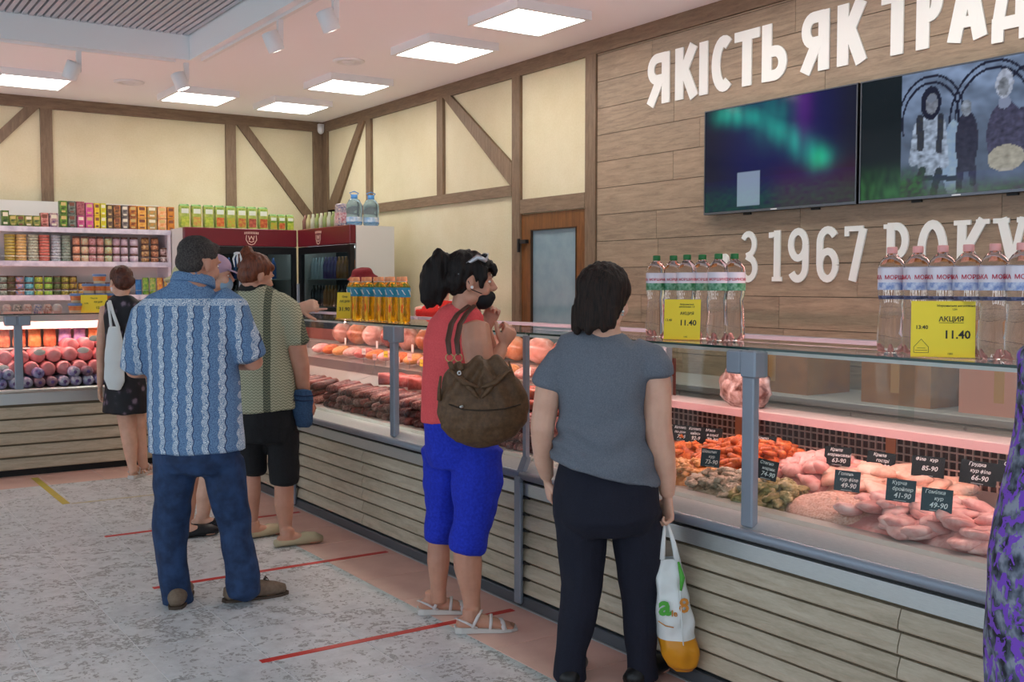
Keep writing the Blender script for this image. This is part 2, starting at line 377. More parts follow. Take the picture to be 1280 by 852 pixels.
# track and spots
def track(p0, p1, label):
    mb = MB(); a = Vector(p0); b = Vector(p1); d = (b-a); L = d.length; d.normalize(); s_ = d.cross(Z)
    mb.obox((a+b)/2, d*(L/2), s_*.017, Z*.012); m = one('light_track', mb, M_white, label, 'track'); return m
track((.2, 8.75, CZ-.013), (2.6, 8.75, CZ-.013), 'white lighting track along the far edge of the ceiling recess')
track((2.78, 4.0, CZ-.013), (2.78, 8.6, CZ-.013), 'white lighting track along the right edge of the ceiling recess')
M_spotl = emis('spot lens', (1, .95, .85), 6)
def spot(p, aim, label, lit=True):
    p = Vector(p); r = thing('spotlight', label, 'light', p, 'white track spotlights')
    part('bracket', MB().box(-.018, -.018, -.13, .018, .018, .0).box(-.045, -.012, -.16, .018, .012, -.10), M_white, r, world=False)
    a = Vector(aim).normalized(); q = a.to_track_quat('Z', 'Y').to_matrix(); c = Vector((-.05, 0, -.15))
    part('lamp_head', MB().lathe([(.03, -.07), (.052, -.065), (.057, -.06), (.057, .065), (.051, .07), (.049, .06), (.001, .06)], 20, c, False, q), M_white, r, True, world=False)
    part('lens', MB().lathe([(.048, .062), (.048, .067)], 20, c, True, q), M_spotl if lit else M_white, r, world=False)
spot((1.86, 8.75, CZ-.025), (-.3, .3, -1), 'leftmost white spotlight on the far ceiling track', False)
spot((2.68, 8.72, CZ-.025), (.35, -.15, -1), 'white spotlight under the corner of the ceiling recess')
spot((2.78, 6.96, CZ-.025), (.45, .0, -1), 'white spotlight hanging right of the ceiling recess')
spot((2.85, 6.22, CZ-.025), (.45, .0, -1), 'white spotlight cut by the top picture edge')
r = thing('motion_sensor', 'small white sensor high in the corner of the two walls', 'sensor', (4.93, 11.18, 3.24))
part('sensor_body', MB().ell((4.93, 11.17, 3.22), (.04, .035, .05)), M_white, r, True); part('sensor_mount', MB().box(4.91, 11.17, 3.235, 4.97, 11.2185, 3.285), M_white, r)

# ================================================================ WALL LETTERING
M_let = mat('white lettering', 'EFEFEA', .5)
def ribbon(mb, pts, w, fn):
    "flat stroke with mitred corners; w is a width or a list"
    n = len(pts); P = [Vector(p) for p in pts]; Ws = w if isinstance(w, list) else [w]*n; L = []; R = []
    for i in range(n):
        a = (P[i]-P[i-1]).normalized() if i else (P[1]-P[0]).normalized(); b = (P[i+1]-P[i]).normalized() if i < n-1 else a
        na = Vector((-a.y, a.x)); nb = Vector((-b.y, b.x)); m = (na+nb); m = m.normalized() if m.length > .01 else na
        k = Ws[i]/2/max(.4, m.dot(nb)); L.append(P[i]+m*k); R.append(P[i]-m*k)
    for i in range(n-1): mb.prism([L[i], R[i], R[i+1], L[i+1]], fn)
def arc(cx, cy, rx, ry, a0, a1, n=12): return [(cx+rx*cos(radians(a0+(a1-a0)*i/n)), cy+ry*sin(radians(a0+(a1-a0)*i/n))) for i in range(n+1)]
def glyph(ch, w, h, t, serif=False):
    "strokes in a w x h cell, stem thickness t"
    e = t/2; th = t*.8 if not serif else t*.55; S = []
    if ch == 'І' or ch == '1':
        S.append(([(w/2 if ch == 'І' else w*.62, 0), (w/2 if ch == 'І' else w*.62, h)], t))
        if ch == '1': S += [([(w*.62, h-t*.45), (w*.12, h-t*.5), (w*.12, h-t*.9)], t*.6), ([(w*.25, th/2), (w, th/2)], th)]
    if ch == 'К':
        S += [([(e, 0), (e, h)], t), ([(t*.9, h*.48), (w-t*.55, h)], t), ([(t*1.15, h*.55), (w-t*.45, 0)], t)]
    if ch == 'Я':
        S += [([(w-e, 0), (w-e, h)], t), ([(w-e, h-e*.8)]+arc(w*.45, h*.70, w*.45-e, h*.30-e*.8, 90, 270)+[(w-e, h*.40+e*.8)], t*.85), ([(w*.55, h*.45), (e*.8, 0)], t)]
    if ch == 'С': S.append((arc(w*.58, h*.5, w*.58-e, h*.5-e*.8, 55, 305, 20), t*.95))
    if ch == 'Т': S += [([(w/2, 0), (w/2, h)], t), ([(0, h-th/2), (w, h-th/2)], th)]
    if ch == 'Ь': S += [([(e, 0), (e, h)], t), ([(e, h*.60-e*.8)]+arc(w*.5, h*.30, w*.5-e, h*.30-e*.8, 90, -90)+[(e, e*.8)], t*.85)]
    if ch == 'Р': S += [([(e if not serif else t*.9, 0), (e if not serif else t*.9, h)], t), ([(e, h-th/2)]+arc(w*.5, h*.70, w*.5-e, h*.30-th/2, 90, -90)+[(e, h*.40+th/2)], t*.85)]
    if ch == 'А': S += [([(e*.9, 0), (w/2, h*.98)], t), ([(w-e*.9, 0), (w/2, h*.98)], t), ([(w*.24, h*.27), (w*.76, h*.27)], th*.9)]
    if ch == 'Д': S += [([(w*.16, h*.16), (w*.36, h-th/2), (w*.8, h-th/2)], t*.8), ([(w*.78, h*.1), (w*.78, h)], t), ([(0, h*.13), (w, h*.13)], th), ([(th/2, -h*.13), (th/2, h*.15)], th), ([(w-th/2, -h*.13), (w-th/2, h*.15)], th)]
    if ch == 'З': S += [(arc(w*.45, h*.745, w*.5-e, h*.255-th/2, 150, -80, 14)+[(w*.35, h*.51)], t*.75), ([(w*.35, h*.51)]+arc(w*.45, h*.26, w*.55-e, h*.26-th/2, 80, -155, 14), t*.8)]
    if ch == 'О': S.append((arc(w/2, h/2, w/2-e, h/2-th/2, 0, 360, 28), t*.95))
    if ch == '9': S += [(arc(w*.5, h*.70, w*.5-e, h*.30-th/2, 0, 360, 20), t*.85), ([(w-e, h*.7)]+arc(w*.5, h*.28, w*.5-e, h*.28-th/2, 0, -150, 12), t*.9)]
    if ch == '6': S += [(arc(w*.5, h*.30, w*.5-e, h*.30-th/2, 0, 360, 20), t*.85), (arc(w*.5, h*.72, w*.5-e, h*.28-th/2, 30, 180, 10)+[(e, h*.3)], t*.9)]
    if ch == '7': S += [([(e*.7, h*.82), (e*.7, h-th/2), (w-e, h-th/2)], th*1.1), ([(w-e, h-th/2), (w*.38, 0)], t)]
    if ch == 'У': S += [([(e*1.2, h), (w*.52, h*.33)], t), ([(w-e, h), (w*.42, 0), (w*.15, 0)], t*.7)]
    if serif:
        q = th*.9
        for (x0, x1, y) in {'Р': [(0, w*.62, q/2), (0, w*.4, h-q/2)], 'К': [(-t*.4, t*1.5, q/2), (-t*.4, t*1.5, h-q/2), (w*.62, w*1.08, q/2), (w*.62, w*1.05, h-q/2)], 'У': [(-t*.3, w*.42, h-q/2), (w*.66, w*1.08, h-q/2)]}.get(ch, []): S.append(([(x0, y), (x1, y)], q))
    return S
def wallline(name, label, items, z0, h, t, serif=False):
    r = thing(name, label, 'sign', (WX-.02, on(items[0][1], 300, 0, WX).y, z0))
    for ch, a, b in items:
        ya, yb = on(a, 300, 0, WX).y, on(b, 300, 0, WX).y; w = ya-yb; mb = MB()
        f = lambda u, v, s, ya=ya: Vector((WX-.0165 if s == 0 else WX-.026, ya-u, z0+v))
        if ch == 'O': mb.prism(arc(w/2, h*.52, w/2, .036, 0, 330, 22), f)
        else:
            for q, (p, tw) in enumerate(glyph(ch, w, h, t, serif)):
                ribbon(mb, p, tw, lambda u, v, s, q=q, f=f: f(u, v, s)-Vector((.0003*q if s else -.0, 0, 0)))
        part('letter', mb, M_let, r)
    return r
wallline('wall_lettering', 'large bold white letters ЯКІСТЬ ЯК ТРАД above the television screens', [('Я', 811, 838.6), ('К', 845.7, 874), ('І', 876, 885.5), ('С', 890.6, 917), ('Т', 919, 950), ('Ь', 953, 985), ('Я', 1001, 1036), ('К', 1046, 1083), ('Т', 1100, 1140), ('Р', 1143.5, 1177), ('А', 1182.6, 1231), ('Д', 1237, 1286), ('И', 1292, 1330)][:12], 2.735, .345, .078)
wallline('wall_lettering', 'white slab-serif letters З 1967 РОКУ below the television screens', [('З', 929, 951), ('1', 965, 981), ('9', 988, 1014.5), ('6', 1024, 1052.5), ('7', 1058.7, 1087), ('Р', 1108, 1140), ('О', 1150, 1188), ('К', 1200, 1238), ('У', 1248, 1288)], 1.515, .31, .050, True)
one('wall_ornament', MB().prism(arc(0, 0, .034, .038, 0, 340, 20), lambda u, v, s: (WX-.0165 if s == 0 else WX-.034, 4.945-u, 1.655+v)), M_let, 'small round white mark on the planks behind the green-capped bottles', 'sign')

# ================================================================ TELEVISIONS
def nz(x, y, s=1, z=0): return noise.noise((x*s, y*s, z))
def ss(a, b, x): x = max(0, min(1, (x-a)/(b-a))); return x*x*(3-2*x)
def img1(u, v):
    r, g, b = .01, .012, .03; b += .05*ss(0, .35, u)*(1-ss(.75, 1., u))*ss(-.1, .5, v)
    c = .30+.75*(1-v)-.10+.06*nz(u, v, 6); st = .6+.4*nz(u*9, v*1.3, 2.2)
    a = math.exp(-((u-(.62+.22*(1-v)-.12+.05*nz(u, v, 4)))/.10)**2)*ss(.25, .75, v)
    a2 = math.exp(-((v-(.93-.35*(u-.15)))/.10)**2)*ss(.12, .3, u)*(1-ss(.5, .62, u))
    best = 9
    for (xa, ya), (xb, yb) in zip(((.14, .95), (.40, .86), (.56, .66), (.70, .50)), ((.40, .86), (.56, .66), (.70, .50), (.79, .40))):
        t_ = max(0, min(1, ((u-xa)*(xb-xa)+(v-ya)*(yb-ya))/((xb-xa)**2+(yb-ya)**2))); best = min(best, sqrt((u-xa-t_*(xb-xa))**2+((v-ya-t_*(yb-ya))*.8)**2))
    a = math.exp(-(best/.075)**2); a2 = .55*math.exp(-((u-.46)/.12)**2-((v-.85)/.2)**2)
    k = max(a, a2)*st; r += .01*k; g += .42*k; b += .28*k
    p = math.exp(-((u-.68)/.06)**2)*ss(.35, 1, v)*.05; r += p*1.3; b += p*2
    p = math.exp(-((u-.78)/.05)**2-((v-.42)/.09)**2); g += .16*p
    if v < .3: g += .03*ss(.3, .1, v)*(1+nz(u, v, 30)); b += .015
    if .24 < u < .40 and .04 < v < .36: r += .22; g += .28; b += .34
    r += .03*ss(.5, .2, v)*ss(.4, .6, u); return r, g, b
def ellm(u, v, cx, cy, rx, ry): return ((u-cx)/rx)**2+((v-cy)/ry)**2 < 1
def seg(u, v, x0, y0, x1, y1, w):
    t_ = max(0, min(1, ((u-x0)*(x1-x0)+(v-y0)*(y1-y0))/((x1-x0)**2+(y1-y0)**2))); return sqrt((u-x0-t_*(x1-x0))**2+((v-y0-t_*(y1-y0))*.56)**2) < w
def img2(u, v):
    u = u/.82
    if u < .26: r, g, b = .006, .012, .016; k = ss(.34, .05, v)*(.5+.5*nz(u*30, v*10, 1)); return r+.03*k, g+.14*k, b+.03*k
    cl = .5+.5*nz(u*5, v*9, 1, 3)+.25*nz(u, v, 20, 2); k = .10+.34*ss(.35, .95, v)*cl+.12*cl; c = [k*.55, k*.75, k*1.15]
    dk = [.012, .015, .035]; q = .5+.5*nz(u, v, 30, 1)+.3*nz(u, v, 60, 4)
    for cx, cy, ra in ((.44, .60, .20), (.44, .60, .17), (.80, .56, .24), (.80, .56, .21), (1.02, .6, .18)):
        if abs(sqrt((u-cx)**2+((v-cy)*.56)**2)-ra) < .006 and v > .5: c = list(dk)
    if ellm(u, v, .58, .28, .06, .30): c = [.20+.1*q, .30+.1*q, .48]
    # middle person, dark clothes
    if ellm(u, v, .66, .40, .065, .24) or seg(u, v, .63, .3, .62, .05, .02) or seg(u, v, .69, .3, .70, .08, .02): c = [.012+.03*q, .014+.03*q, .03+.05*q]
    if ellm(u, v, .655, .66, .030, .065): c = [.25*q+.08, .30*q+.09, .40*q+.1]
    # left person, long dark hair, pale patterned top
    if ellm(u, v, .44, .40, .085, .27) or seg(u, v, .37, .55, .345, .30, .030) or seg(u, v, .51, .55, .53, .25, .028): k = .12+.55*q; c = [k*.72, k*.88, k*1.15]
    if seg(u, v, .38, .62, .385, .40, .022) or seg(u, v, .505, .62, .50, .36, .018): c = [.015+.03*q, .02+.03*q, .05]
    if ellm(u, v, .445, .74, .062, .135): c = list(dk)
    if ellm(u, v, .45, .735, .036, .085): k = .10+.22*q; c = [k*.85, k*.95, k*1.2]
    if ellm(u, v, .45, .775, .030, .03): c = [.16, .19, .26]
    if seg(u, v, .36, .15, .60, .12, .012) or seg(u, v, .40, .2, .35, .02, .022) or seg(u, v, .50, .18, .47, .02, .022): c = [.02, .03, .04]
    # right person, short pale hair, dark shirt, light skirt
    if ellm(u, v, .87, .42, .10, .25) or seg(u, v, .96, .55, .97, .25, .03): k = .02+.10*q; c = [k*.8, k*.8, k*1.5]
    if ellm(u, v, .88, .24, .10, .10): k = .22+.25*q; c = [k, k*.95, k*.8]
    if ellm(u, v, .865, .66, .034, .05): c = [.22, .26, .38]
    if ellm(u, v, .862, .80, .048, .11): k = .22+.4*q; c = [k*.85, k*.95, k*1.2]
    if ellm(u, v, .858, .775, .030, .07): k = .10+.25*q; c = [k*.9, k, k*1.2]
    if v < .16: k = ss(.16, .0, v); c = [c[0]*(1-k*.6)+.03*k, c[1]*(1-k*.6)+.09*k*q, c[2]*(1-k*.7)+.02]
    if u < .48 and v < .30: k = ss(.30, .1, v)*ss(.5, .36, u); c = [c[0]*(1-k)+.03*k, c[1]*(1-k)+.15*k*q, c[2]*(1-k)+.03*k]
    return c
def tv(y0, y1, img, label):
    z0, z1 = 1.945, 2.612; x0 = WX-.075; r = thing('television', label, 'television', (WX-.03, (y0+y1)/2, z0))
    fr = mat('tv bezel', '6C7078', .3, .7)
    part('tv_case', MB().box(x0, y1, z0, WX-.03, y0, z1), M_black, r)
    part('wall_bracket', MB().box(WX-.03, y1+.3, z0-.012, WX-.0165, y1+.36, z1-.1), M_black, r); part('wall_bracket', MB().box(WX-.03, y0-.36, z0-.012, WX-.0165, y0-.3, z1-.1), M_black, r)
    part('bezel', MB().box(x0-.006, y1, z0, x0-.0005, y0, z0+.014).box(x0-.006, y1, z1-.007, x0-.0005, y0, z1).box(x0-.006, y1, z0+.014, x0-.0005, y1+.007, z1-.007).box(x0-.006, y0-.007, z0+.014, x0-.0005, y0, z1-.007), fr, r)
    nu, nv = 170, 96; mb = MB(); mb.grid(lambda u, v: (x0-.002, y0-.008-(y0-y1-.016)*u, z0+.015+(z1-z0-.023)*v), nu, nv)
    m = MATS.get('screen')
    if not m:
        m = bpy.data.materials.new('screen'); m.use_nodes = True; MATS['screen'] = m; t = NT(m); a = t.new('ShaderNodeAttribute', attribute_name='img')
        t.b.inputs['Base Color'].default_value = (.003, .003, .004, 1); t.b.inputs['Roughness'].default_value = .10; t.b.inputs['Specular IOR Level'].default_value = .22; t.link(a.outputs['Color'], t.b.inputs['Emission Color']); t.b.inputs['Emission Strength'].default_value = SCREEN_E
    o = part('screen', mb, m, r); at_ = o.data.color_attributes.new('img', 'FLOAT_COLOR', 'POINT'); buf = []
    for j in range(nv):
        for i in range(nu): c = img(i/(nu-1), j/(nv-1)); buf += [max(0, c[0]), max(0, c[1]), max(0, c[2]), 1]
    at_.data.foreach_set('color', buf)
    part('badge', MB().box(x0-.008, (y0+y1)/2-.025, z0+.003, x0-.0065, (y0+y1)/2+.025, z0+.010), M_white, r)
tv(5.085, 3.885, img1, 'left wall television showing a green aurora over dark sky'); tv(3.865, 2.665, img2, 'right wall television showing three people in a bluish picture')

# ================================================================ REFRIGERATED COUNTERS
M_slat = wood('pale oak slat', 'A3967F', 'BCAF98', 'CEC3AE', (7, 1, 7), 5, .55, .2); M_slatx = wood('pale oak slat far', '9E917A', 'B8AA92', 'C8BCA6', (1, 7, 7), 5, .55, .2)
M_gap = mat('slat shadow board', '6E624E', .8); M_deck = mat('case steel', 'B9B4B0', .35, .8); M_inner = mat('case inner white', 'D8CFCB', .45)
M_tube = emis('pink lamp tube', (1, .49, .44), TUBE_E); M_grid = mat('grille bar', 'B89C92', .5, .2); M_rail = mat('pale rail', 'D6C4C2', .4)
FX = 2.763
def slat_mb(a0, a1, z0, axis, front):
    "louvre board; axis y: runs along Y with its face at X=front"
    P = [(.030, z0), (.006, z0+.001), (0, z0+.007), (.003, z0+.030), (.016, z0+.065), (.030, z0+.065)]
    if axis == 'y': return MB().prism(P, lambda u, v, s: (front+u, a1 if s == 0 else a0, v))
    return MB().prism([(u, (v-z0)*1.33+z0) for u, v in P], lambda u, v, s: (a0 if s == 0 else a1, front+u, v))
def counter(y0, y1, yc, label, deck, stepped=False):
    r = thing('display_counter', label, 'counter', (3.3, (y0+y1)/2, 0), 'refrigerated counters along the right wall')
    e = .004; a, b = y0+e, y1-e
    part('plinth', MB().box(2.80, a, 0, 3.75, b, .075), mat('grey plinth', '4B5157', .5), r)
    part('kick_rail', MB().bbox(2.755, a, .004, 2.795, b, .055, .004), mat('kick rail', '5C646B', .4, .5), r)
    part('body', MB().box(2.796, a, .075, 3.80, b, .60), M_gap, r)
    ys = [a, y0+.70, b] if y1 < 4.5 else [a, y1-1.0, b]
    for i in range(6):
        for j in range(2): part('slat', slat_mb(ys[j]+.002, ys[j+1]-.002, .062+.076*i, 'y', FX), M_slat, r)
    part('steel_band', MB().box(FX-.002, a, .525, 2.80, b, .583), M_steel, r)
    part('gap_strip', MB().box(FX+.012, a, .583, 2.80, b, .602), M_black, r)
    part('bumper_rail', MB().tube([(FX-.006, a, .617), (FX-.006, b, .617)], .020, .017, Z, 12, .2), M_grey, r, True)
    part('sill', MB().prism([(FX, .632), (2.835, .690), (2.90, .690), (2.90, .60), (FX, .60)], lambda u, v, s: (u, a if s else b, v)), M_steel, r)
    for g0, g1 in ((a, yc-.01), (yc+.005, b)):
        part('front_glass', MB().box(2.802, g0, .682, 2.808, g1, 1.266), M_glass, r)
        part('glass_edge', MB().box(2.801, g0-.001 if g0 > a else g0, .69, 2.809, g0+.003, 1.266), M_gedge, r)
    part('top_glass', MB().box(2.785, a, 1.268, 3.24, b, 1.276), M_glass, r)
    part('top_glass_edge', MB().box(2.7825, a, 1.2678, 2.7850, b, 1.2762), M_gedge, r)
    part('clamp_post', MB().bbox(2.765, yc-.06, .64, 2.80, yc-.005, 1.262, .005), M_grey, r)
    part('glass_clamp', MB().bbox(2.755, yc-.075, 1.17, 2.826, yc-.004, 1.266, .006), M_grey, r)
    part('glass_clamp', MB().bbox(2.765, yc+.006, 1.18, 2.826, yc+.075, 1.264, .006), M_grey, r)
    for yy in (a+.03, b-.03): part('end_upright', MB().box(3.215, yy-.015, .7, 3.24, yy+.015, 1.267) if False else MB().box(3.60, yy-.02, .7, 3.64, yy+.02, 1.267), M_grey, r)
    part('top_bracket', MB().box(3.20, a, 1.248, 3.225, b, 1.267), M_grey, r)
    part('lamp_tube', MB().tube([(3.17, a+.08, 1.243), (3.17, b-.08, 1.243)], .011, None, None, 10), M_tube, r, True)
    part('lamp_holder', MB().box(3.146, a+.05, 1.224, 3.152, b-.05, 1.2665), M_white, r)  # strip added to shield the bright tube from the front
    if not stepped:
        part('deck', MB().prism([(2.86, .63), (2.86, .665), (3.58, .745), (3.58, .60)], lambda u, v, s: (u, a if s else b, v)), M_deck, r)
        part('rear_panel', MB().box(3.62, a, .60, 3.64, b, .90), mat('case back', '54302C', .6), r)
        part('rear_rail', MB().bbox(3.50, a, .918, 3.66, b, .940, .005), M_rail, r)
        part('rail_edge', MB().box(3.493, a, .905, 3.50, b, .938), mat('price rail', 'C9A9AB', .35), r)
        g = MB(); y = a+.03
        while y < b-.03: g.box(3.595, y, .70, 3.602, y+.006, .90); y += .033
        for z in (.73, .763, .796, .829, .862, .893): g.box(3.592, a+.02, z, 3.597, b-.02, z+.006)
        tagit(part('rear_grille', g, M_grid, r), kind='stuff')
        y = a+.5
        while y < b: part('grille_upright', MB().box(3.588, y, .68, 3.592, y+.045, .905), mat('copper strip', 'BF7A50', .5), r); y += .82
        part('sliding_glass', MB().box(3.70, a, .945, 3.705, (a+b)/2+.03, 1.245), M_glass, r); part('sliding_glass', MB().box(3.715, (a+b)/2-.03, .945, 3.72, b, 1.245), M_glass, r)
        part('glass_rail', MB().box(3.68, a, 1.245, 3.735, b, 1.265), M_grey, r)
    else:
        part('deck', MB().prism([(2.86, .60), (2.86, .66), (3.10, .70), (3.10, .80), (3.34, .86), (3.34, .93), (3.52, .97), (3.52, 1.03), (3.70, 1.03), (3.70, .60)], lambda u, v, s: (u, a if s else b, v)), M_deck, r)
        part('rear_panel', MB().box(3.70, a, .60, 3.72, b, 1.12), mat('case back red', '7A4038', .6), r)
        part('sliding_glass', MB().box(3.73, a, 1.12, 3.735, b, 1.245), M_glass, r); part('glass_rail', MB().box(3.70, a, 1.245, 3.735, b, 1.265), M_grey, r)
    part('worktop', MB().bbox(3.66 if not stepped else 3.74, a, .86, 3.95, b, .90, .005), mat('matte worktop', 'A89E9A', .6, .2), r)
    for yy in (a+.2, b-.2): part('leg', MB().box(3.88, yy-.02, 0, 3.92, yy+.02, .86), M_grey, r)
    return r
ct1 = counter(1.30, 4.03, 2.665, 'poultry counter nearest the camera with pale oak slats and glass front', 0)
ct2 = counter(4.03, 6.72, 5.36, 'middle glass counter full of sausages beside the woman in the coral top', 0, True)
ct3 = counter(6.72, 8.90, 7.85, 'farthest glass counter of the right run, behind the woman in the green shirt', 0, True)
# joint posts between the counters
for y, w in ((4.03, 'nearest, behind the grey-shirted woman'), (6.72, 'farther, behind the woman in the green shirt')):
    r = thing('joint_post', 'narrow steel joint post between two counters, %s' % w, 'post', (FX, y, 0), 'steel joint posts')
    part('lower_post', MB().bbox(2.735, y-.026, .02, 2.7545, y+.026, .59, .004), M_grey, r)
    part('slanted_piece', MB().prism([(2.7365, .585), (2.7365, .60), (2.781, .70), (2.7985, .70), (2.7985, .685), (2.758, .592)], lambda u, v, s: (u-.002, y-.022 if s else y+.022, v)), M_grey, r)
    part('glass_joint', MB().box(2.776, y-.012, .70, 2.798, y+.012, 1.262), M_grey, r)
    for i in range(6): part('rubber_block', MB().prism([(y-.027, .13+.076*i), (y-.075, .136+.076*i), (y-.027, .146+.076*i)], lambda u, v, s: (2.7500 if s else 2.762, u, v)), M_black, r)

# back bar along the wall with boxes
r = thing('back_bar', 'low steel-topped back bar along the planked wall behind the poultry counter', 'cabinet', (4.7, 3.4, 0))
part('worktop', MB().bbox(4.40, .9, .86, 4.98, 6.1, .90, .005), mat('matte worktop', 'A89E9A', .6, .2), r); part('cabinet_body', MB().box(4.44, .95, .08, 4.97, 6.05, .86), mat('bar white', 'B8B2AC', .5), r); part('plinth', MB().box(4.5, 1, 0, 4.95, 6, .08), M_dark, r)
for i in range(8): part('cabinet_door', MB().bbox(4.425, .97+i*.635, .1, 4.44, 1.59+i*.635, .85, .004), mat('bar white', 'B8B2AC', .5), r)
M_card = mat('cardboard', 'A5713F', .8, col2='96663A', ns=12)
def carton(y0, y1, z1, m, label, x0=4.5, x1=4.85):
    q = thing('cardboard_box', label, 'box', ((x0+x1)/2, (y0+y1)/2, .9)); part('box_body', MB().box(x0, y0, .9, x1, y1, z1), m, q)
    ym = (y0+y1)/2; part('flap', MB().box(x0, y0, z1, x1, ym-.004, z1+.004), m, q); part('flap', MB().box(x0, ym+.004, z1, x1, y1, z1+.004), m, q); part('packing_tape', MB().box(x0-.001, ym-.025, .96, x0-.0001, ym+.025, z1-.001), mat('tape tan', 'B98D5A', .3), q)
carton(3.85, 4.35, 1.15, M_card, 'brown cardboard box on the back bar just right of the grey clamp post')
carton(3.10, 3.50, 1.12, M_card, 'brown cardboard box on the back bar behind the yellow price card')
carton(2.55, 2.95, 1.18, mat('pink wrap', 'C9907F', .7), 'pinkish cardboard box on the back bar, rightmost')

# ---------------------------------------------------------------- meat materials
def meat(name, a, b_, c_=None, sc=30, rough=.35, bump=.4):
    if name in MATS: return MATS[name]
    m = bpy.data.materials.new(name); m.use_nodes = True; MATS[name] = m; t = NT(m); oi = t.new('ShaderNodeObjectInfo')
    v = t.coord((1, 1, 1)); ad = t.new('ShaderNodeVectorMath', operation='ADD'); cx = t.new('ShaderNodeCombineXYZ'); t.link(t.math('MULTIPLY', oi.outputs['Random'], 9), cx.inputs[0]); t.link(v, ad.inputs[0]); t.link(cx.outputs[0], ad.inputs[1])
    n = t.noise(ad.outputs[0], sc, 5, .6, .5); f = t.math('ADD', n, t.math('MULTIPLY', t.math('SUBTRACT', oi.outputs['Random'], .5), .15))
    t.link(t.ramp(f, [(.35, a), (.52, b_), (.70, c_ or b_)]), t.b.inputs['Base Color']); t.b.inputs['Roughness'].default_value = rough
    t.b.inputs['Subsurface Weight'].default_value = .0; t.bump(n, bump, .004); return m
MM = dict(rose=meat('rose meat', 'B07A6E', 'D09C90', 'E4BBB0', 60), orange=meat('orange marinade', 'C8541E', 'E8792E', 'F29A50', 50), amber=meat('amber marinade', 'C07A3C', 'E09E5C', 'EBB987', 55),
          grey=meat('herb marinade', '8E7C68', 'B9A48E', 'D6C6B2', 60), deep=meat('deep orange marinade', '9E3A12', 'D0642A', 'E88A48', 45), olive=meat('olive marinade', '7E6C3E', 'A89560', 'C9B88C', 55),
          mince=meat('pale mince', 'D59A86', 'E8B5A2', 'F2CBBC', 120, .4, 1), pink=meat('pink chicken', 'D68C86', 'EDB0AA', 'F5CAC4', 18, .3, .15), peach=meat('peach chicken', 'DDA28C', 'F0BFAA', 'F8D6C6', 18, .3, .15), red=meat('red meat', 'A43A32', 'C65A50', 'DE8A80', 30))
def chunk(seed, r=(.022, .015, .012)):
    q = random.Random(seed); mb = MB(); o = Vector((q.random()*9, 0, 0))
    mb.ell((0, 0, 0), 1, None, 12, 8); mb.v = [tuple(Vector((v[0]*r[0], v[1]*r[1], v[2]*r[2]))*(1+.6*noise.noise(Vector(v)*1.5+o)+.35*noise.noise(Vector(v)*3.4+o))) for v in mb.v]; return mb
def drum(seed, L=.12):
    q = random.Random(seed); mb = MB(); mb.tube([(-L*.42, 0, 0), (-L*.3, .004, .004), (0, 0, .006), (L*.25, 0, 0), (L*.42, 0, 0), (L*.52, 0, 0)], [.018, .033, .034, .018, .010, .012], [.014, .025, .026, .014, .009, .010], (0, 1, 0), 10); return mb
def fillet(seed, L=.15):
    mb = MB(); o = Vector((seed*3.1, 0, 0)); mb.tube([(-L*.5, 0, 0), (-L*.35, .006, 0), (-L*.05, .008, .004), (L*.25, 0, .002), (L*.45, -.008, 0), (L*.55, -.01, 0)], [.02, .042, .05, .036, .018, .006], [.008, .018, .022, .016, .008, .004], (0, 1, 0), 12)
    mb.v = [tuple(Vector(v)*(1+.22*noise.noise(Vector(v)*22+o)+.1*noise.noise(Vector(v)*50+o))) for v in mb.v]; return mb
def wingp(seed):
    mb = MB(); mb.tube([(-.05, -.01, 0), (-.035, 0, 0), (0, .02, .004), (.03, .005, 0), (.05, -.02, 0)], [.014, .019, .015, .014, .006], None, None, 8); return mb
PRO = {}
def proto(kind, m):
    k = (kind, m)
    if k not in PRO:
        fn = dict(chunk=lambda s: chunk(s), big=lambda s: chunk(s, (.032, .022, .016)), drum=drum, fillet=fillet, wing=wingp)[kind]
        PRO[k] = [fn(s).mesh('piece', MM[m], True) for s in range(4)]
    return PRO[k]
def deckz(x): return .665+(x-2.86)*.111
def heap(px, py, rx, ry, h, m, kind, n, name, label, cat='meat', group=None, base=True, zoff=.0, yaw=None):
    c = on(px, py, 2, .74); rx *= 1.12; ry *= 1.15; h *= 1.1; c.x = min(max(c.x, 2.885+rx), 3.50-rx)
    surf = lambda u, v: deckz(c.x+u*rx)+max(0, h*(1-(u*u+v*v))**.6 if u*u+v*v < 1 else 0)
    if base:
        def f(a, b):
            q = b; A = 2*pi*a; s_ = 1+.12*noise.noise(Vector((cos(A)*2, sin(A)*2, px))); u, v = q*cos(A)*s_, q*sin(A)*s_; x, y = c.x+u*rx, c.y+v*ry
            return (x, y, deckz(x)+.0005+max(0, h*max(0, 1-q*q)**.6-.012)+(.014*noise.noise(Vector((x, y, 0))*24) if .05 < q < .95 else 0)*(1 if q < .9 else 0)+(.006 if q < .97 else 0))
        mb = MB().grid(f, 40, 14, True); o = one(name+'_mound', mb, MM[m], 'under-layer of the '+label.split(' in ')[0].replace('piece', 'meat')+' heap, '+label.split(' in ', 1)[-1], cat, None, True, (c.x, c.y, deckz(c.x)), world=True); o['kind'] = 'stuff'
    P = proto(kind, m); q = random.Random(int(px*7+py))
    for i in range(n):
        while 1:
            u, v = q.uniform(-1, 1), q.uniform(-1, 1)
            if u*u+v*v < .86: break
        o = link(name, P[i % 4]); o.location = (c.x+u*rx, c.y+v*ry, surf(u, v)+q.uniform(0, .012)+zoff)
        o.rotation_euler = (q.uniform(-.4, .4), q.uniform(-.4, .4), q.uniform(0, 6.28) if yaw is None else yaw+q.uniform(-.4, .4)); tagit(o, label, cat, group or (label.split(' in ', 1)[-1] if ' in ' in label else label))
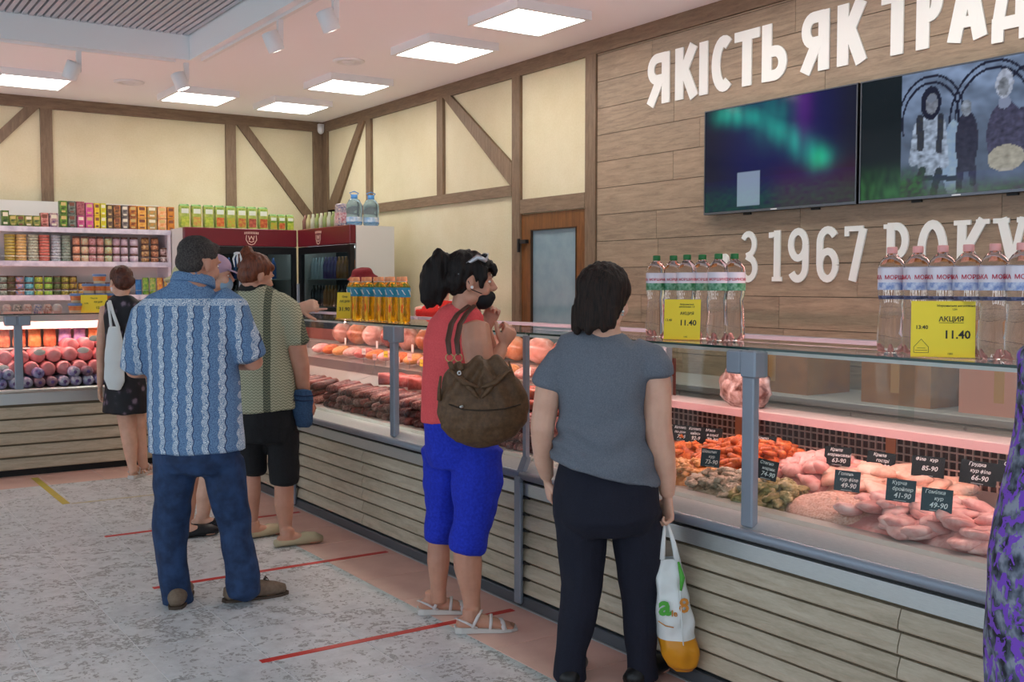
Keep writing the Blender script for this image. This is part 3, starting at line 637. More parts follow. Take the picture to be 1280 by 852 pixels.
heap(866, 548, .14, .17, .07, 'rose', 'chunk', 70, 'meat_chunk', 'small rose-pink meat chunk in the rear left heap below the three dark price boards')
heap(928, 556, .11, .13, .08, 'orange', 'chunk', 60, 'meat_chunk', 'bright orange marinated chunk in the rear heap left of the grey clamp post')
heap(860, 582, .10, .16, .05, 'amber', 'chunk', 65, 'meat_chunk', 'amber marinated chunk in the front left heap')
heap(905, 598, .13, .18, .055, 'grey', 'big', 60, 'meat_chunk', 'greyish herb-marinated chunk in the front heap left of the grey clamp post')
heap(990, 574, .16, .25, .10, 'deep', 'wing', 120, 'chicken_wing', 'deep orange marinated wing in the rear heap right of the grey clamp post')
heap(955, 608, .12, .13, .055, 'olive', 'big', 42, 'meat_chunk', 'olive marinated piece in the heap just right of the grey clamp post')
heap(1072, 588, .15, .20, .07, 'pink', 'drum', 30, 'chicken_drumstick', 'pink raw drumstick in the rear heap behind the middle chalk boards')
heap(1190, 600, .15, .28, .07, 'peach', 'fillet', 36, 'chicken_fillet', 'peach raw fillet in the rear heap behind the right chalk boards')
heap(1130, 640, .16, .24, .05, 'pink', 'fillet', 34, 'chicken_quarter', 'pale pink raw chicken leg in the front heap by the glass', zoff=.008, yaw=.3)
heap(1215, 655, .15, .17, .055, 'pink', 'fillet', 26, 'chicken_quarter', 'pale pink raw chicken leg in the rightmost front heap', zoff=.008, yaw=-.4)
# mince heap
c = Vector((3.03, 2.42+.02, 0))
mb = MB().grid(lambda a, b: (c.x+.13*b*cos(2*pi*a), c.y+.22*b*sin(2*pi*a), deckz(c.x+.13*b*cos(2*pi*a))+.004+.065*max(0, 1-b*b)**.6+.012*noise.noise(Vector((b*cos(2*pi*a)*9, b*sin(2*pi*a)*13, 1)))*(b < .95)), 70, 26, True)
o = one('minced_meat', mb, MM['mince'], 'smooth heap of pale minced chicken at the front of the poultry counter', 'meat', None, True, (c.x, c.y, deckz(c.x)), world=True); o['kind'] = 'stuff'
M_tray = mat('dark tray', '3A2C2A', .4)
# ---------------------------------------------------------------- chalk price boards
M_board = mat('chalk board', '14181C', .55); M_boardl = mat('chalk board lit', '2A3E48', .5); M_chalk = mat('chalk', 'E8EAEA', .8); M_clear = thin_glass('clear plastic', 'F0E8E8', 1.45)  # second board material is the same board with light painted into its colour
def board(px, py, lines, label, k=None, w=.088, h=.062, lit=False, yaw=0, roll=0, x=3.33):
    w *= 1.2; h *= 1.18
    p = on(px, py, 0, x); r = thing('price_board', label, 'sign', p-Vector((0, 0, h/2)), 'chalk price boards')
    n = Vector((-cos(yaw+.30), -sin(yaw+.30), .18)).normalized(); s_ = Z.cross(n).normalized(); u = n.cross(s_)
    s_, u = s_*cos(roll)+u*sin(roll), u*cos(roll)-s_*sin(roll)
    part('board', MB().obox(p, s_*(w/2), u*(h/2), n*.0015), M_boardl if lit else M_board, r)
    part('holder', MB().obox(p-u*(h/2+.012)+n*.002, s_*.008, u*.016, n*.001).obox(p-u*(h/2+.03)+n*.004, s_*.02, n*.012, u*.0015), M_clear, r)
    mb = MB(); nl = len(lines)
    for i, L in enumerate(lines):
        sz = .0165 if i < nl-1 else .024; v0 = h/2-.017-i*(h-.014)/nl
        text_mb(L, sz, lambda a, b, w_, v0=v0: p+s_*(a+(-.006 if i == 0 else .006)+b*.2)+u*(b+v0-(.004 if i == nl-1 else 0))+n*(.0016+w_), .0006, bold=.012, mb=mb)
    mb.obox(p-u*(h/2-.004)+n*.002, s_*.02, u*.0006, n*.0003); part('chalk_writing', mb, M_chalk, r)
board(852, 541, ['Котлета', 'по-домаш.', '72-90'], 'dark chalk price board, leftmost of the row at the back', w=.08)
board(870, 543, ['Котлета', 'київська', '92-90'], 'dark chalk price board, second from the left at the back')
board(889, 545, ['М’ясо', 'в соусі', '79-90'], 'dark chalk price board left of the orange heap')
board(888, 572, ['Шашлик', 'кур', '73-90'], 'chalk price board coloured as if lit, standing in the amber heap', lit=True, x=3.05, w=.07)
board(955, 555, ['Крило', 'соус', '73-90'], 'dark chalk price board partly hidden by the grey clamp post, upper')
board(959, 587, ['Стегно', 'марин.', '74-90'], 'tilted dark chalk price board just right of the grey clamp post', x=3.0, roll=-.12, w=.07)
board(1047, 570, ['Крила', 'мариновані', '63-90'], 'dark chalk price board beside the copper strip, price 63-90')
board(1101, 577, ['Крила', 'гострі', '74-90'], 'dark chalk price board priced 74-90', roll=-.05)
board(1160, 583, ['Філе   кур', '85-90'], 'dark chalk price board priced 85-90', w=.095)
board(1223, 591, ['Грудка', 'кур філе', '66-90'], 'dark chalk price board priced 66-90', w=.1, h=.068, roll=-.05)
board(1059, 601, ['Голень', 'кур філе', '49-90'], 'chalk board coloured as if lit, priced 49-90 with tilted lettering, behind the mince', x=3.1, lit=True, w=.078)
board(1126, 613, ['Курча', 'бройлер', '41-90'], 'chalk board coloured as if lit, priced 41-90', x=3.0, lit=True, w=.080, h=.062)
board(1171, 625, ['Гомілка', 'кур', '49-90'], 'chalk board coloured as if lit, priced 49-90 among the front chicken legs', x=2.97, lit=True, w=.080, h=.062)
board(1268, 590, ['Стегно', 'кур', '56-90'], 'dark chalk board at the right edge beside the purple dress')
# clear plastic bag of meat on the rear rail
mb = MB().tube([(3.58, 3.42, .95), (3.58, 3.42, 1.0), (3.58, 3.43, 1.08), (3.58, 3.43, 1.14), (3.58, 3.44, 1.19), (3.58, 3.45, 1.22)], [.10, .15, .14, .08, .03, .05], [.05, .07, .06, .05, .02, .03], (0, 1, 0), 20)
me = remesh(mb, .01, 2, [meat('bagged meat', '5A3A34', 'A98E88', 'D8C8C6', 22, .15, .6)], 'meat_bag', (3.58, 3.42, .95), lambda p, n: .012*noise.noise(p*30))
o = one('meat_bag', me, None, 'knotted clear bag of meat on the rear rail left of the clamp post', 'bag', None, True, (3.58, 3.42, .9455))
# ---------------------------------------------------------------- sausages in the middle and far counters
def sausage(r, L, n=12, axis='x', twist=False):
    a = Vector((1, 0, 0)) if axis == 'x' else Vector((0, 1, 0)); P = [a*(-L/2), a*(-L/2+r*.5), a*(-L*.25)+Z*0, a*(L*.25), a*(L/2-r*.5), a*(L/2)]
    return MB().tube(P, [r*.45, r*.93, r, r, r*.93, r*.45], None, None, n, .25)
M_sal = [meat('salami %d' % i, *c, sc=70, rough=.35) for i, c in enumerate([('4E1F1E', '7A3330', 'B98880'), ('5E2220', '8C3A34', 'A85048'), ('6E3A34', 'A0655C', 'D4AAA0'), ('3E1818', '642826', '8C4A44')])]
M_cut = meat('ham cut face', 'D9838A', 'E89AA0', 'F0B4B6', 25, .3, .1)
salme = [sausage(.026, .20).mesh('salami', m, True) for m in M_sal]
rr = random.Random(5); spec = []
for ci, (y0, y1, where) in enumerate(((4.03, 6.72, 'middle'), (6.72, 8.4, 'farthest'))):
    for row in range(3):
        n = int((y1-y0-.16)/.056)
        for i in range(n):
            if ci and row < 1 and i % 2: continue
            o = link('salami', rr.choice(salme)); o.location = (2.99+row*.02+rr.uniform(-.02, .02), y0+.09+i*.056+(row % 2)*.028, .712+.047*row+rr.uniform(-.004, .009)); o.rotation_euler = (rr.uniform(0, 6), -.16+rr.uniform(-.05, .05), rr.uniform(-.22, .22))
            tagit(o, '%s dark red salami, %s layer of the stack along the front of the %s counter' % ('mottled', ('bottom', 'middle', 'top')[row], where), 'sausage', 'salamis in the %s counter, %s layer' % (where, ('bottom', 'middle', 'top')[row]))
# hams with pink cut faces
def ham(label, p, L=.20, r=.045, m='red', yaw=-.5):
    t_ = thing('cut_ham', label, 'ham', p, 'cut hams on the second step', yaw)
    part('ham_body', MB().tube([(-L*.45, 0, 0), (-L*.2, 0, 0), (L*.3, 0, 0), (L*.5, 0, 0)], [r, r*1.02, r, r*.6], [r*.8, r*.82, r*.8, r*.5], (0, 1, 0), 16, .02), MM[m], t_, True, world=False)
    part('cut_face', MB().tube([(-L*.465, 0, 0), (-L*.451, 0, 0)], r*.93, r*.75, (0, 1, 0), 16, .02), M_cut, t_, True, world=False)
for i in range(8): ham('dark ham with a slanted pink cut face, %s from the right, middle counter' % ORD[i], (3.20, 4.75+i*.20, .885), .2, .05)
for i in range(5): o = one('smoked_sausage', sausage(.032, .5, 14, 'y'), meat('smoked red', '8E2C1C', 'B8442C', 'CC6A48', 20, .25, .1), 'long smoked red sausage lying along the step, %s from the front' % ORD[i], 'sausage', 'long smoked sausages', True, (3.13+.066*(i % 3)+.03*(i > 2), 4.44, .875+.055*(i > 2)))
# packs and small tags on the third step
M_tag = [mat('tag white', 'EFE3DC', .6), mat('tag yellow', 'E6D23A', .6), mat('tag pink', 'EDB7B0', .6)]; PK = ['orange', 'pink', 'deep', 'amber', 'rose', 'red']
pm = {k: MB().ell((0, 0, 0), (.075, .065, .035), None, 14, 8).mesh('meat_pack', MM[k], True) for k in PK}
for i in range(20):
    o = link('meat_pack', pm[PK[(i*5+2) % 6]]); o.location = (3.43, 4.2+i*.19, .995); o.rotation_euler = (0, -.2, rr.uniform(-.5, .5)); tagit(o, '%s meat pack on the third step, %s from the near end' % ({'orange': 'orange', 'pink': 'pink', 'deep': 'brick-orange', 'amber': 'amber', 'rose': 'rose', 'red': 'red'}[PK[(i*5+2) % 6]], ORD[i]), 'meat', 'meat packs on the third step')
for i in range(16):
    p = Vector((3.335, 4.30+i*.17, .99+.03*(i % 2))); c_ = M_tag[(i*7) % 3 if i % 4 else 0]
    r = thing('price_tag', 'small %s price tag on the second step, %s from the near end' % (c_.name[4:], ORD[i]), 'tag', p, 'small price tags among the sausages')
    part('card', MB().obox(p, Vector((.0008, 0, 0)), Vector((0, .03, 0)), Z*.022), c_, r); part('pin', MB().obox(p-Z*.05, Vector((.001, 0, 0)), Vector((0, .002, 0)), Z*.03), M_grey, r)
    mb = MB(); text_mb('%d-90' % (69+i*7), .016, lambda a, b, w_: p+Vector((-.001-w_, -a, b-.008)), .0004, mb=mb); part('price_print', mb, M_dark, r)
def ycard(p, w, h, lines, label, n, cat='sign', folded=True):
    "yellow price card standing on p (bottom centre), facing n"
    r = thing('price_card', label, 'sign', p, None); n = Vector(n).normalized(); s_ = Z.cross(n).normalized(); u = (Z-n*.12).normalized(); n2 = s_.cross(u)
    part('card', MB().obox(p+u*(h/2), s_*(w/2), u*(h/2), n2*.0008), mat('yellow card', 'FFE23A', .5), r)
    part('card_foot', MB().obox(p+n2*.012+Z*.001, s_*(w/2), n2*.012, Z*.0008), mat('yellow card', 'FFE23A', .5), r)
    mb = MB()
    for (tx, a0, b0, sz, bd) in lines:
        text_mb(tx, sz*h, lambda a, b, w_: p+s_*(a+a0*w)+u*(b+b0*h)+n2*(.001+w_), .0005, bold=bd, mb=mb)
    return r, mb, s_, u, n2
r, mb, s_, u, n2 = ycard(Vector((2.93, 4.80, .82)), .15, .17, [('АКЦИЯ', .05, .70, .12, .02), ('89.90', .0, .12, .2, .02)], 'large yellow card among the salamis, white band across it', (-1, -.6, 0)); mb.obox(Vector((2.93, 4.80, .82))+u*.10+n2*.001, s_*.06, u*.012, n2*.0004); part('card_print', mb, M_dark, r); part('white_band', MB().obox(Vector((2.93, 4.80, .82))+u*.098+n2*.0022, s_*.07, u*.016, n2*.0003), M_tag[0], r)
# wrapped hams on the top step
wh = [meat('wrapped ham %d' % i, *c, sc=9, rough=.2, bump=.2) for i, c in enumerate([('8A4A30', 'B8704A', 'D09A78'), ('9A5A48', 'C08A78', 'E0B8AC'), ('6A2A22', '94463A', 'B86A58'), ('B87868', 'D8A090', 'F0C8BC')])]
for i in range(14):
    s0 = rr.uniform(.9, 1.15); mb = MB().tube([(0, -.09, -.01), (0, -.06, 0), (0, .0, .01), (0, .07, 0), (0, .11, -.01)], [.03, .065, .075*s0, .06, .02], [.04, .07, .085*s0, .065, .02], (1, 0, 0), 14)
    o = one('wrapped_ham', mb, wh[i % 4], '%s wrapped ham on the top step, %s from the near end' % (('brown', 'blush', 'dark red', 'pale pink')[i % 4], ORD[i]), 'ham', 'wrapped hams on the top step', True, (3.60, 4.25+i*.27, 1.105), rr.uniform(-.3, .3))
    if i % 2 == 0:
        o2 = one('price_tag', MB().obox((0, 0, 0), Vector((.0008, .0, 0)), Vector((0, .032, .0)), Z*.026), M_tag[0], 'small white price tag leaning on the top step, %s from the near end' % ORD[i//2], 'tag', 'white tags on the top step', False, (3.515, 4.30+i*.27, 1.057), -.25)

# ================================================================ BOTTLES ON THE GLASS
M_water = mat('clear bottle', 'FAFBFD', .03, trans=1, ior=1.25); M_labw = mat('label white', 'E4DCE6', .35, coat=.4); M_labg = mat('label green', '1B7444', .4, col2='7FB094', ns=60); M_laby = mat('label blue', '6C86C4', .4, col2='D9DEEE', ns=50)
M_capg = mat('green cap', '1C6B34', .4); M_capp = mat('pink cap', 'EFA9A4', .4); M_pinkt = mat('pink print', 'C8384E', .5); M_navy = mat('navy band', '2E3563', .5, col2='8088B0', ns=60)
def bottle_prof(h, r): return [(r*.55, 0), (r*.9, .004), (r, .02), (r, h*.18), (r*.93, h*.32), (r*.82, h*.46), (r*.96, h*.54), (r, h*.58), (r, h*.80), (r*.92, h*.85), (r*.62, h*.905), (r*.33, h*.94), (r*.30, h*.97)]
def water(label, group, loc, green, base=None):
    h, r_ = .34, .0435
    if base: return copy_tree(base, loc, (0, 0, rnd.uniform(-.3, .3)), label, group)
    b = thing('water_bottle', label, 'bottle', loc, group)
    part('bottle_body', MB().lathe(bottle_prof(h, r_), 24), M_water, b, True, world=False)
    part('cap', MB().lathe([(r_*.36, h*.945), (r_*.38, h*.95), (r_*.38, h), (r_*.34, h+.003), (.001, h+.003)], 20), M_capg if green else M_capp, b, True, world=False)
    z0, z1, z2 = (h*.58, h*.665, h*.76) if green else (h*.60, h*.67, h*.78)
    lr = r_+.0008
    part('label', MB().lathe([(lr, z1), (lr, z2+.01)], 24, cap=False), M_labw, b, True, world=False)
    part('label_band', MB().lathe([(lr, z0), (lr, z1)], 24, cap=False), M_labg if green else M_laby, b, True, world=False)
    if not green: part('navy_band', MB().lathe([(r_*.90, h*.515), (r_*.975, h*.545)], 24, cap=False), M_navy, b, True, world=False)
    mb = MB(); text_mb('МОРШИНСЬКА  МОРШИНСЬКА', .0145 if green else .0185, lambda a, q, w_: (-(lr+.0005+w_)*cos(a/lr), (lr+.0005+w_)*sin(-a/lr), q+z1+.010), .0004, bold=.015, mb=mb)
    part('label_print', mb, M_pinkt, b, world=False)
    # moulded petal foot with rose tint
    mb = MB()
    for i in range(5): a = 2*pi*i/5; mb.tube([(r_*.5*cos(a), r_*.5*sin(a), .006), (r_*.8*cos(a), r_*.8*sin(a), .010), (r_*.93*cos(a), r_*.93*sin(a), .028)], [.008, .010, .004], None, None, 7)
    part('foot_petals', mb, mat('rosy plastic', 'F2B8B0', .15, trans=.5, ior=1.3), b, True, world=False); return b
TOP = 1.2765
bg = None
for i, px in enumerate((820, 841, 858, 877, 897, 917)):
    p = on(px, 424, 0, 3.04 if i % 2 == 0 else 3.09); p.z = TOP
    o = water('green-capped water bottle on the glass counter, %s from the left' % ORD[i], 'green-capped water bottles', p, True, bg); bg = bg or o
bp = None
for i, px in enumerate((1113, 1145, 1176, 1208, 1241, 1275)):
    p = on(px, 440, 0, 2.97); p.z = TOP
    o = water('pink-capped water bottle on the glass counter, %s from the left' % ORD[i], 'pink-capped water bottles', p, False, bp); bp = bp or o
c = on(852, 422, 2, TOP); c = on(852, 424, 0, 2.93); c.z = TOP
N_ = (-.80, -.60, 0)
r, mb, s_, u, n2 = ycard(c, .145, .162, [('Моршинська', .12, .86, .055, .01), ('негазована 1,5', .12, .80, .055, .01), ('АКЦИЯ', .13, .62, .10, .015), ('11.40', .16, .36, .19, .02), ('13.40', -.38, .46, .08, .01), ('1082', .1, .06, .05, 0)], 'yellow price card 11.40 leaning on the green-capped bottles', N_)
part('card_print', mb, M_dark, r)
c = on(1178, 447, 0, 2.885); c.z = TOP
r, mb, s_, u, n2 = ycard(c, .182, .172, [('Моршинська негазована', .20, .90, .052, .01), ('1,5л', .18, .84, .045, .01), ('АКЦИЯ', .13, .64, .12, .02), ('11.40', .22, .34, .20, .022), ('13:40', -.33, .50, .095, .02), ('1081', .12, .05, .05, 0)], 'yellow price card 11.40 leaning on the pink-capped bottles', N_)
w, h = .182, .172; mb.obox(c+s_*(.13*w)+u*(.615*h)+n2*.0012, s_*(.19*w), u*.0006, n2*.0003)
def ln(a, b): 
    A = c+s_*(a[0]*w)+u*(a[1]*h)+n2*.0012; B = c+s_*(b[0]*w)+u*(b[1]*h)+n2*.0012; d = (B-A); mb.obox((A+B)/2, d/2, d.normalized().cross(n2)*.0006, n2*.0003)
for q in ((-.45, .08), (-.22, .08)), ((-.45, .08), (-.45, .18)), ((-.22, .08), (-.22, .18)), ((-.45, .18), (-.335, .32)), ((-.22, .18), (-.335, .32)), ((-.43, .12), (-.24, .12)), ((-.40, .16), (-.27, .16)): ln(*q)
part('card_print', mb, M_dark, r)
# sunflower oil
M_oil = mat('sunflower oil', 'FFD650', .04, trans=.9, ior=1.3, spec=.6); M_teal = mat('teal label', '1C86A8', .4, coat=.3); M_oc = mat('orange cap', 'F0A070', .45)
ob = None
def oil(label, loc):
    global ob
    if ob: return copy_tree(ob, loc, None, label, 'oil bottles')
    h, r_ = .265, .038; b = thing('oil_bottle', label, 'bottle', loc, 'oil bottles'); ob = b
    part('bottle_body', MB().lathe([(r_*.8, 0), (r_, .008), (r_, h*.28), (r_*.93, h*.36), (r_, h*.44), (r_, h*.78), (r_*.75, h*.84), (r_*.42, h*.90), (r_*.38, h*.92)], 20), M_oil, b, True, world=False)
    part('cap', MB().lathe([(r_*.52, h*.90), (r_*.56, h*.91), (r_*.5, h), (.001, h)], 16), M_oc, b, True, world=False)
    part('label', MB().lathe([(r_+.0008, h*.55), (r_+.0008, h*.76)], 20, cap=False), M_teal, b, True, world=False)
    mb = MB()
    for k in range(6): a = 2*pi*k/6; mb.tube([(-(r_+.001)*cos(a+t_), (r_+.001)*sin(a+t_), h*.655+.014*sin(t_*5)) for t_ in (-.25, -.12, 0, .12, .25)], .003, None, None, 6)
    part('label_swirl', mb, M_white, b, True, world=False)
    part('cap_ring', MB().lathe([(r_*.46, h*.875), (r_*.5, h*.88), (r_*.5, h*.895), (r_*.46, h*.9)], 16), M_labw, b, True, world=False); return b
for row in range(2):
    for i, px in enumerate((446, 461, 476, 490, 505)):
        p = on(px-(5 if row else 0), 402, 0, 2.92+.085*row); p.z = TOP; oil('sunflower oil bottle in the %s row on the glass counter, %s from the left' % (('front', 'rear')[row], ORD[i]), p)
c = on(430, 402, 0, 2.90); c.z = TOP
r, mb, s_, u, n2 = ycard(c, .105, .17, [('Олія', 0, .8, .1, .01), ('АКЦИЯ', 0, .62, .12, .01), ('31.90', 0, .3, .2, .02)], 'yellow price card left of the sunflower oil bottles', (-.75, -.66, 0)); part('card_print', mb, M_dark, r)

# ================================================================ SAUSAGE COUNTER ALONG THE FAR WALL
LY = 8.96
r = thing('display_counter', 'long glass counter of boiled sausages along the far wall', 'counter', (1.2, 9.4, 0))
a, b = -.6, 2.72
part('plinth', MB().box(a, LY+.05, 0, b, LY+.9, .06), mat('black plinth', '141414', .6), r)
part('body', MB().box(a, LY+.032, .06, b, LY+.95, .58), M_gap, r)
for i in range(5):
    for (x0, x1) in ((a, 1.2), (1.2, b)): part('slat', slat_mb(x0+.002, x1-.002, .055+.100*i, 'x', LY), M_slatx, r)
part('steel_band', MB().box(a, LY, .565, b, LY+.03, .65), M_steel, r)
part('bumper_rail', MB().tube([(a, LY-.005, .668), (b, LY-.005, .668)], .016, None, Z, 10, .2), M_steel, r, True)
part('deck', MB().prism([(LY+.07, .60), (LY+.07, .67), (LY+.55, .72), (LY+.55, .96), (LY+.80, .96), (LY+.80, .60)], lambda u, v, s: (b if s else a, u, v)), M_deck, r)
for g0, g1 in ((a, 1.415), (1.425, b)): part('front_glass', MB().box(g0, LY+.035, .68, g1, LY+.041, 1.255), M_glass, r)
part('top_glass', MB().box(a, LY+.02, 1.257, b, LY+.40, 1.265), M_glass, r); part('top_glass_edge', MB().box(a, LY+.0175, 1.2568, b, LY+.0198, 1.2652), M_gedge, r)
part('clamp_post', MB().bbox(1.39, LY+.004, .67, 1.45, LY+.034, 1.25, .004), M_grey, r)
for x0 in (1.325, 1.425): part('glass_clamp', MB().bbox(x0, LY-.01, 1.175, x0+.085, LY+.06, 1.252, .005), M_grey, r)
part('clamp_cover', MB().bbox(1.32, LY-.012, 1.268, 1.515, LY+.05, 1.285, .004), mat('salmon cover', 'E0A898', .4), r)
part('lamp_tube', MB().tube([(a+.1, LY+.36, 1.222), (b-.1, LY+.36, 1.222)], .012, None, None, 10), M_tube, r, True)
part('lamp_holder', MB().box(a+.1, LY+.33, 1.196, b-.1, LY+.335, 1.256), M_white, r)  # added strip that keeps the glowing tube out of sight
part('rear_shelf', MB().box(a, LY+.48, 1.145, b, LY+.80, 1.16), M_inner, r); part('price_rail', MB().box(a, LY+.47, 1.13, b, LY+.48, 1.19), M_rail, r)
part('mid_shelf', MB().box(a, LY+.52, .965, b, LY+.80, .975), M_inner, r); part('rear_panel', MB().box(a, LY+.80, .6, b, LY+.82, 1.25), M_inner, r)
# boiled sausages, ends facing the customer
def boiled(name, d, L, m, face):
    mb = MB(); mb.tube([(0, 0, 0), (0, .02, 0), (0, L-.02, 0), (0, L, 0)], [d*.36, d*.5, d*.5, d*.36], None, (1, 0, 0), 18, .15)
    return mb.mesh(name, m, True)
M_bp = meat('boiled sausage pink', 'D8767A', 'EE969A', 'F5B2B2', 8, .3, .05); M_cas = [mat('white casing', 'D8D4E0', .35, col2='8E7CB0', ns=25), mat('violet casing', '5E4E9A', .35, col2='B8B0D8', ns=22), mat('mauve casing', 'B08A98', .35, col2='8A5E70', ns=25)]
BM = [boiled('boiled_sausage', .115, .30, M_bp, 0)]+[boiled('boiled_sausage', .085, .34, m, 0) for m in M_cas]
capm = MB().tube([(0, -.012, 0), (0, -.004, 0)], .014, None, (1, 0, 0), 10, .3).mesh('casing_knot', mat('violet print', '6A4A8A', .5), True)
def bsaus(k, x, y, z, label, group):
    o = link('boiled_sausage', BM[k], None, (x, y, z)); o.rotation_euler = (0, rr.uniform(-.5, .5), rr.uniform(-.03, .03)); tagit(o, label, 'sausage', group)
    if k: link('casing_knot', capm, o)
KN = ('pink', 'white-cased', 'violet-cased', 'mauve-cased')
seq = [1, 2, 1, 1, 3, 3, 1, 1, 1, 2, 1, 3, 1]
for i in range(15): bsaus(seq[i % 13], 1.22+i*.092, LY+.11, .718, '%s sausage in the bottom row of the far wall counter, %s from the left' % (KN[seq[i % 13]], ORD[i]), 'bottom row of boiled sausages')
for i, (x, k) in enumerate(((1.28, 2), (1.36, 1), (1.58, 2), (1.85, 1), (1.95, 3), (2.10, 1))): bsaus(k, x, LY+.10, .792, '%s sausage perched on the bottom row of the far wall counter, %s from the left' % (KN[k], ORD[i]), 'sausages on the bottom row')
for row, (z, n, off) in enumerate(((.82, 12, 0), (.918, 12, .06), (1.0, 5, .7))):
    for i in range(n): bsaus(0, 1.18+off+i*.122, LY+.20+.07*row, z+rr.uniform(-.01, .01), 'thick pink boiled sausage, %s of the %s pink row in the far wall counter' % (ORD[i], ORD[row]), 'thick pink sausages, %s row' % ORD[row])
for i, (x, z) in enumerate(((1.60, .955), (1.93, .96), (2.02, 1.055), (2.15, 1.05), (1.33, .84))):
    one('sausage_label', MB().tube([(0, -.002, 0), (0, .02, 0)], .045, .025, (1, 0, 0), 12, .1), mat('paper label', 'F2E4DE', .5), 'small white paper label on the pink sausages, %s' % ORD[i], 'label', None, True, (x, LY+.17, z))
PB = [mat('orange bag', 'D08040', .3, col2='E8B070', ns=30), mat('brick bag', 'B0583A', .3, col2='D89A6A', ns=30), mat('violet bag', '6A50A0', .3, col2='C0A8C8', ns=22), mat('amber bag', 'D0A040', .3, col2='E8C890', ns=30)]
sq = [2, 3, 1, 1, 0, 1, 2, 2, 0, 1, 3, 0, 2]
for i in range(13):
    x = 1.16+i*.118; mb = MB(); mb.tube([(0, 0, 0), (0, 0, .01), (0, 0, .06), (0, 0, .12), (0, 0, .15)], [.03, .05, .052, .045, .05], [.02, .03, .03, .02, .004], (1, 0, 0), 14, .1)
    one('food_pouch', mb, PB[sq[i]], '%s pouch standing on the middle shelf of the far counter, %s from the left' % (('orange', 'brick-red', 'violet', 'amber')[sq[i]], ORD[i]), 'pouch', 'pouches in the far counter', True, (x, LY+.57, .977))
for i in range(14):
    one('small_jar', MB().lathe([(.03, 0), (.034, .005), (.034, .035), (.028, .042), (.028, .055), (.001, .055)], 14), PB[(i*3) % 4], '%s jar on the upper shelf inside the far counter, %s from the left' % (('orange', 'brick-red', 'violet', 'amber')[(i*3) % 4], ORD[i]), 'jar', 'jars inside the far counter', True, (1.2+i*.1, LY+.52, 1.162))
# tubs on top with a yellow card, small packs to the left
tub0 = None
def tub(p, label):
    global tub0
    if tub0: return copy_tree(tub0, p, (0, 0, rnd.uniform(0, 6)), label, 'orange tubs with blue lids')
    t_ = thing('food_tub', label, 'tub', p, 'orange tubs with blue lids'); tub0 = t_
    part('tub_body', MB().lathe([(.038, 0), (.042, .004), (.050, .055), (.052, .06)], 18), mat('tub cream', 'E8C8A0', .35), t_, True, world=False)
    part('tub_label', MB().lathe([(.0462, .022), (.0508, .056)], 18, cap=False), mat('tub label', 'D8643A', .35, col2='E09050', ns=25), t_, True, world=False)
    part('tub_lid', MB().lathe([(.053, .058), (.054, .062), (.054, .074), (.05, .078), (.001, .078)], 18), mat('tub lid', '6C86B4', .35), t_, True, world=False)
T0 = 1.266
cols = [(91, 1), (97, 2), (104, 3), (119, 3), (131, 3), (128, 4)]
k_ = 0
for i, (px, nlev) in enumerate(((91, 1), (96, 2), (111, 3), (124, 4), (137, 3))):
    x = on(px, 385, 1, LY+.16).x
    for j in range(nlev): tub(Vector((x+.002*j, LY+.16+(.11 if i == 1 else 0)*0+(.0 if i else -.08), T0+.0785*j)), 'orange blue-lidded tub, %s up in the %s stack from the left, far counter' % (ORD[j], ORD[i]))
c = on(118, 391, 1, LY+.055); c.z = T0
r, mb, s_, u, n2 = ycard(c, .20, .145, [('Паштет', .0, .78, .11, .01), ('АКЦИЯ', .15, .56, .13, .02), ('12.90', .22, .22, .2, .02), ('14.90', -.3, .5, .1, .01)], 'yellow price card in front of the orange tubs on the far counter', (-.2, -1, 0)); part('card_print', mb, M_dark, r)
PKC = [('blue', '3A4E86'), ('brick-red', '9A4A3A'), ('white', 'C8C0BC'), ('pink', 'C08A88'), ('dark', '3A3438'), ('rosy', 'B87068')]
for i in range(12):
    nme, cc = PKC[i % 6]; x = 1.16+.075*i
    if 1.78 < x < 2.2: continue
    one('snack_pack', MB().tube([(0, 0, 0), (0, 0, .02), (0, 0, .05), (0, 0, .07)], [.03, .036, .034, .02], [.02, .024, .02, .006], (1, 0, 0), 10, .1), mat('pack '+nme, cc, .35, col2='D8C0B0', ns=60), '%s snack pack on the far counter glass, %s from the left' % (nme, ORD[i]), 'pack', 'snack packs on the far counter', True, (x, LY+.28, T0))

# ================================================================ GROCERY SHELVING
M_sh = mat('shelf lilac white', 'D5CDD6', .4); M_pr = mat('price strip', 'B8B4C4', .4, col2='DAD6E0', ns=14)
SY = 10.78; SX0, SX1 = .7, 3.13
r = thing('grocery_shelving', 'white grocery shelving unit full of tins against the far wall', 'shelving', ((SX0+SX1)/2, 11.0, 0))
part('back_panel', MB().box(SX0, 11.17, .1, SX1, 11.19, 2.30), mat('panel white', 'E4E0DA', .6), r)
for x in (SX0, SX1-.03): part('side_upright', MB().box(x, SY, .02, x+.03, 11.17, 2.02), M_sh, r)
part('base', MB().box(SX0+.03, SY, .02, SX1-.03, 11.16, .2), M_sh, r)
SZ = [2.03, 1.71, 1.39, 1.10, .6]
for z in SZ:
    part('shelf', MB().box(SX0+.03, SY+.02, z-.03, SX1-.03, 11.165, z), M_sh, r); part('price_strip', MB().box(SX0, SY-.012, z-.045, SX1, SY-.001, z+.004), M_pr, r)
for z in (1.71, 1.39, 1.10):
    part('wire_fence', MB().tube([(SX0+.03, SY-.004, z+.045), (SX1-.03, SY-.004, z+.045)], .0025, None, None, 6), M_steel, r, True)
LN = ['bottom', 'second from the bottom', 'third', 'fourth', 'fifth', 'sixth', 'seventh', 'eighth', 'top']
def px2x(px, y): return on(px, 300, 1, y).x
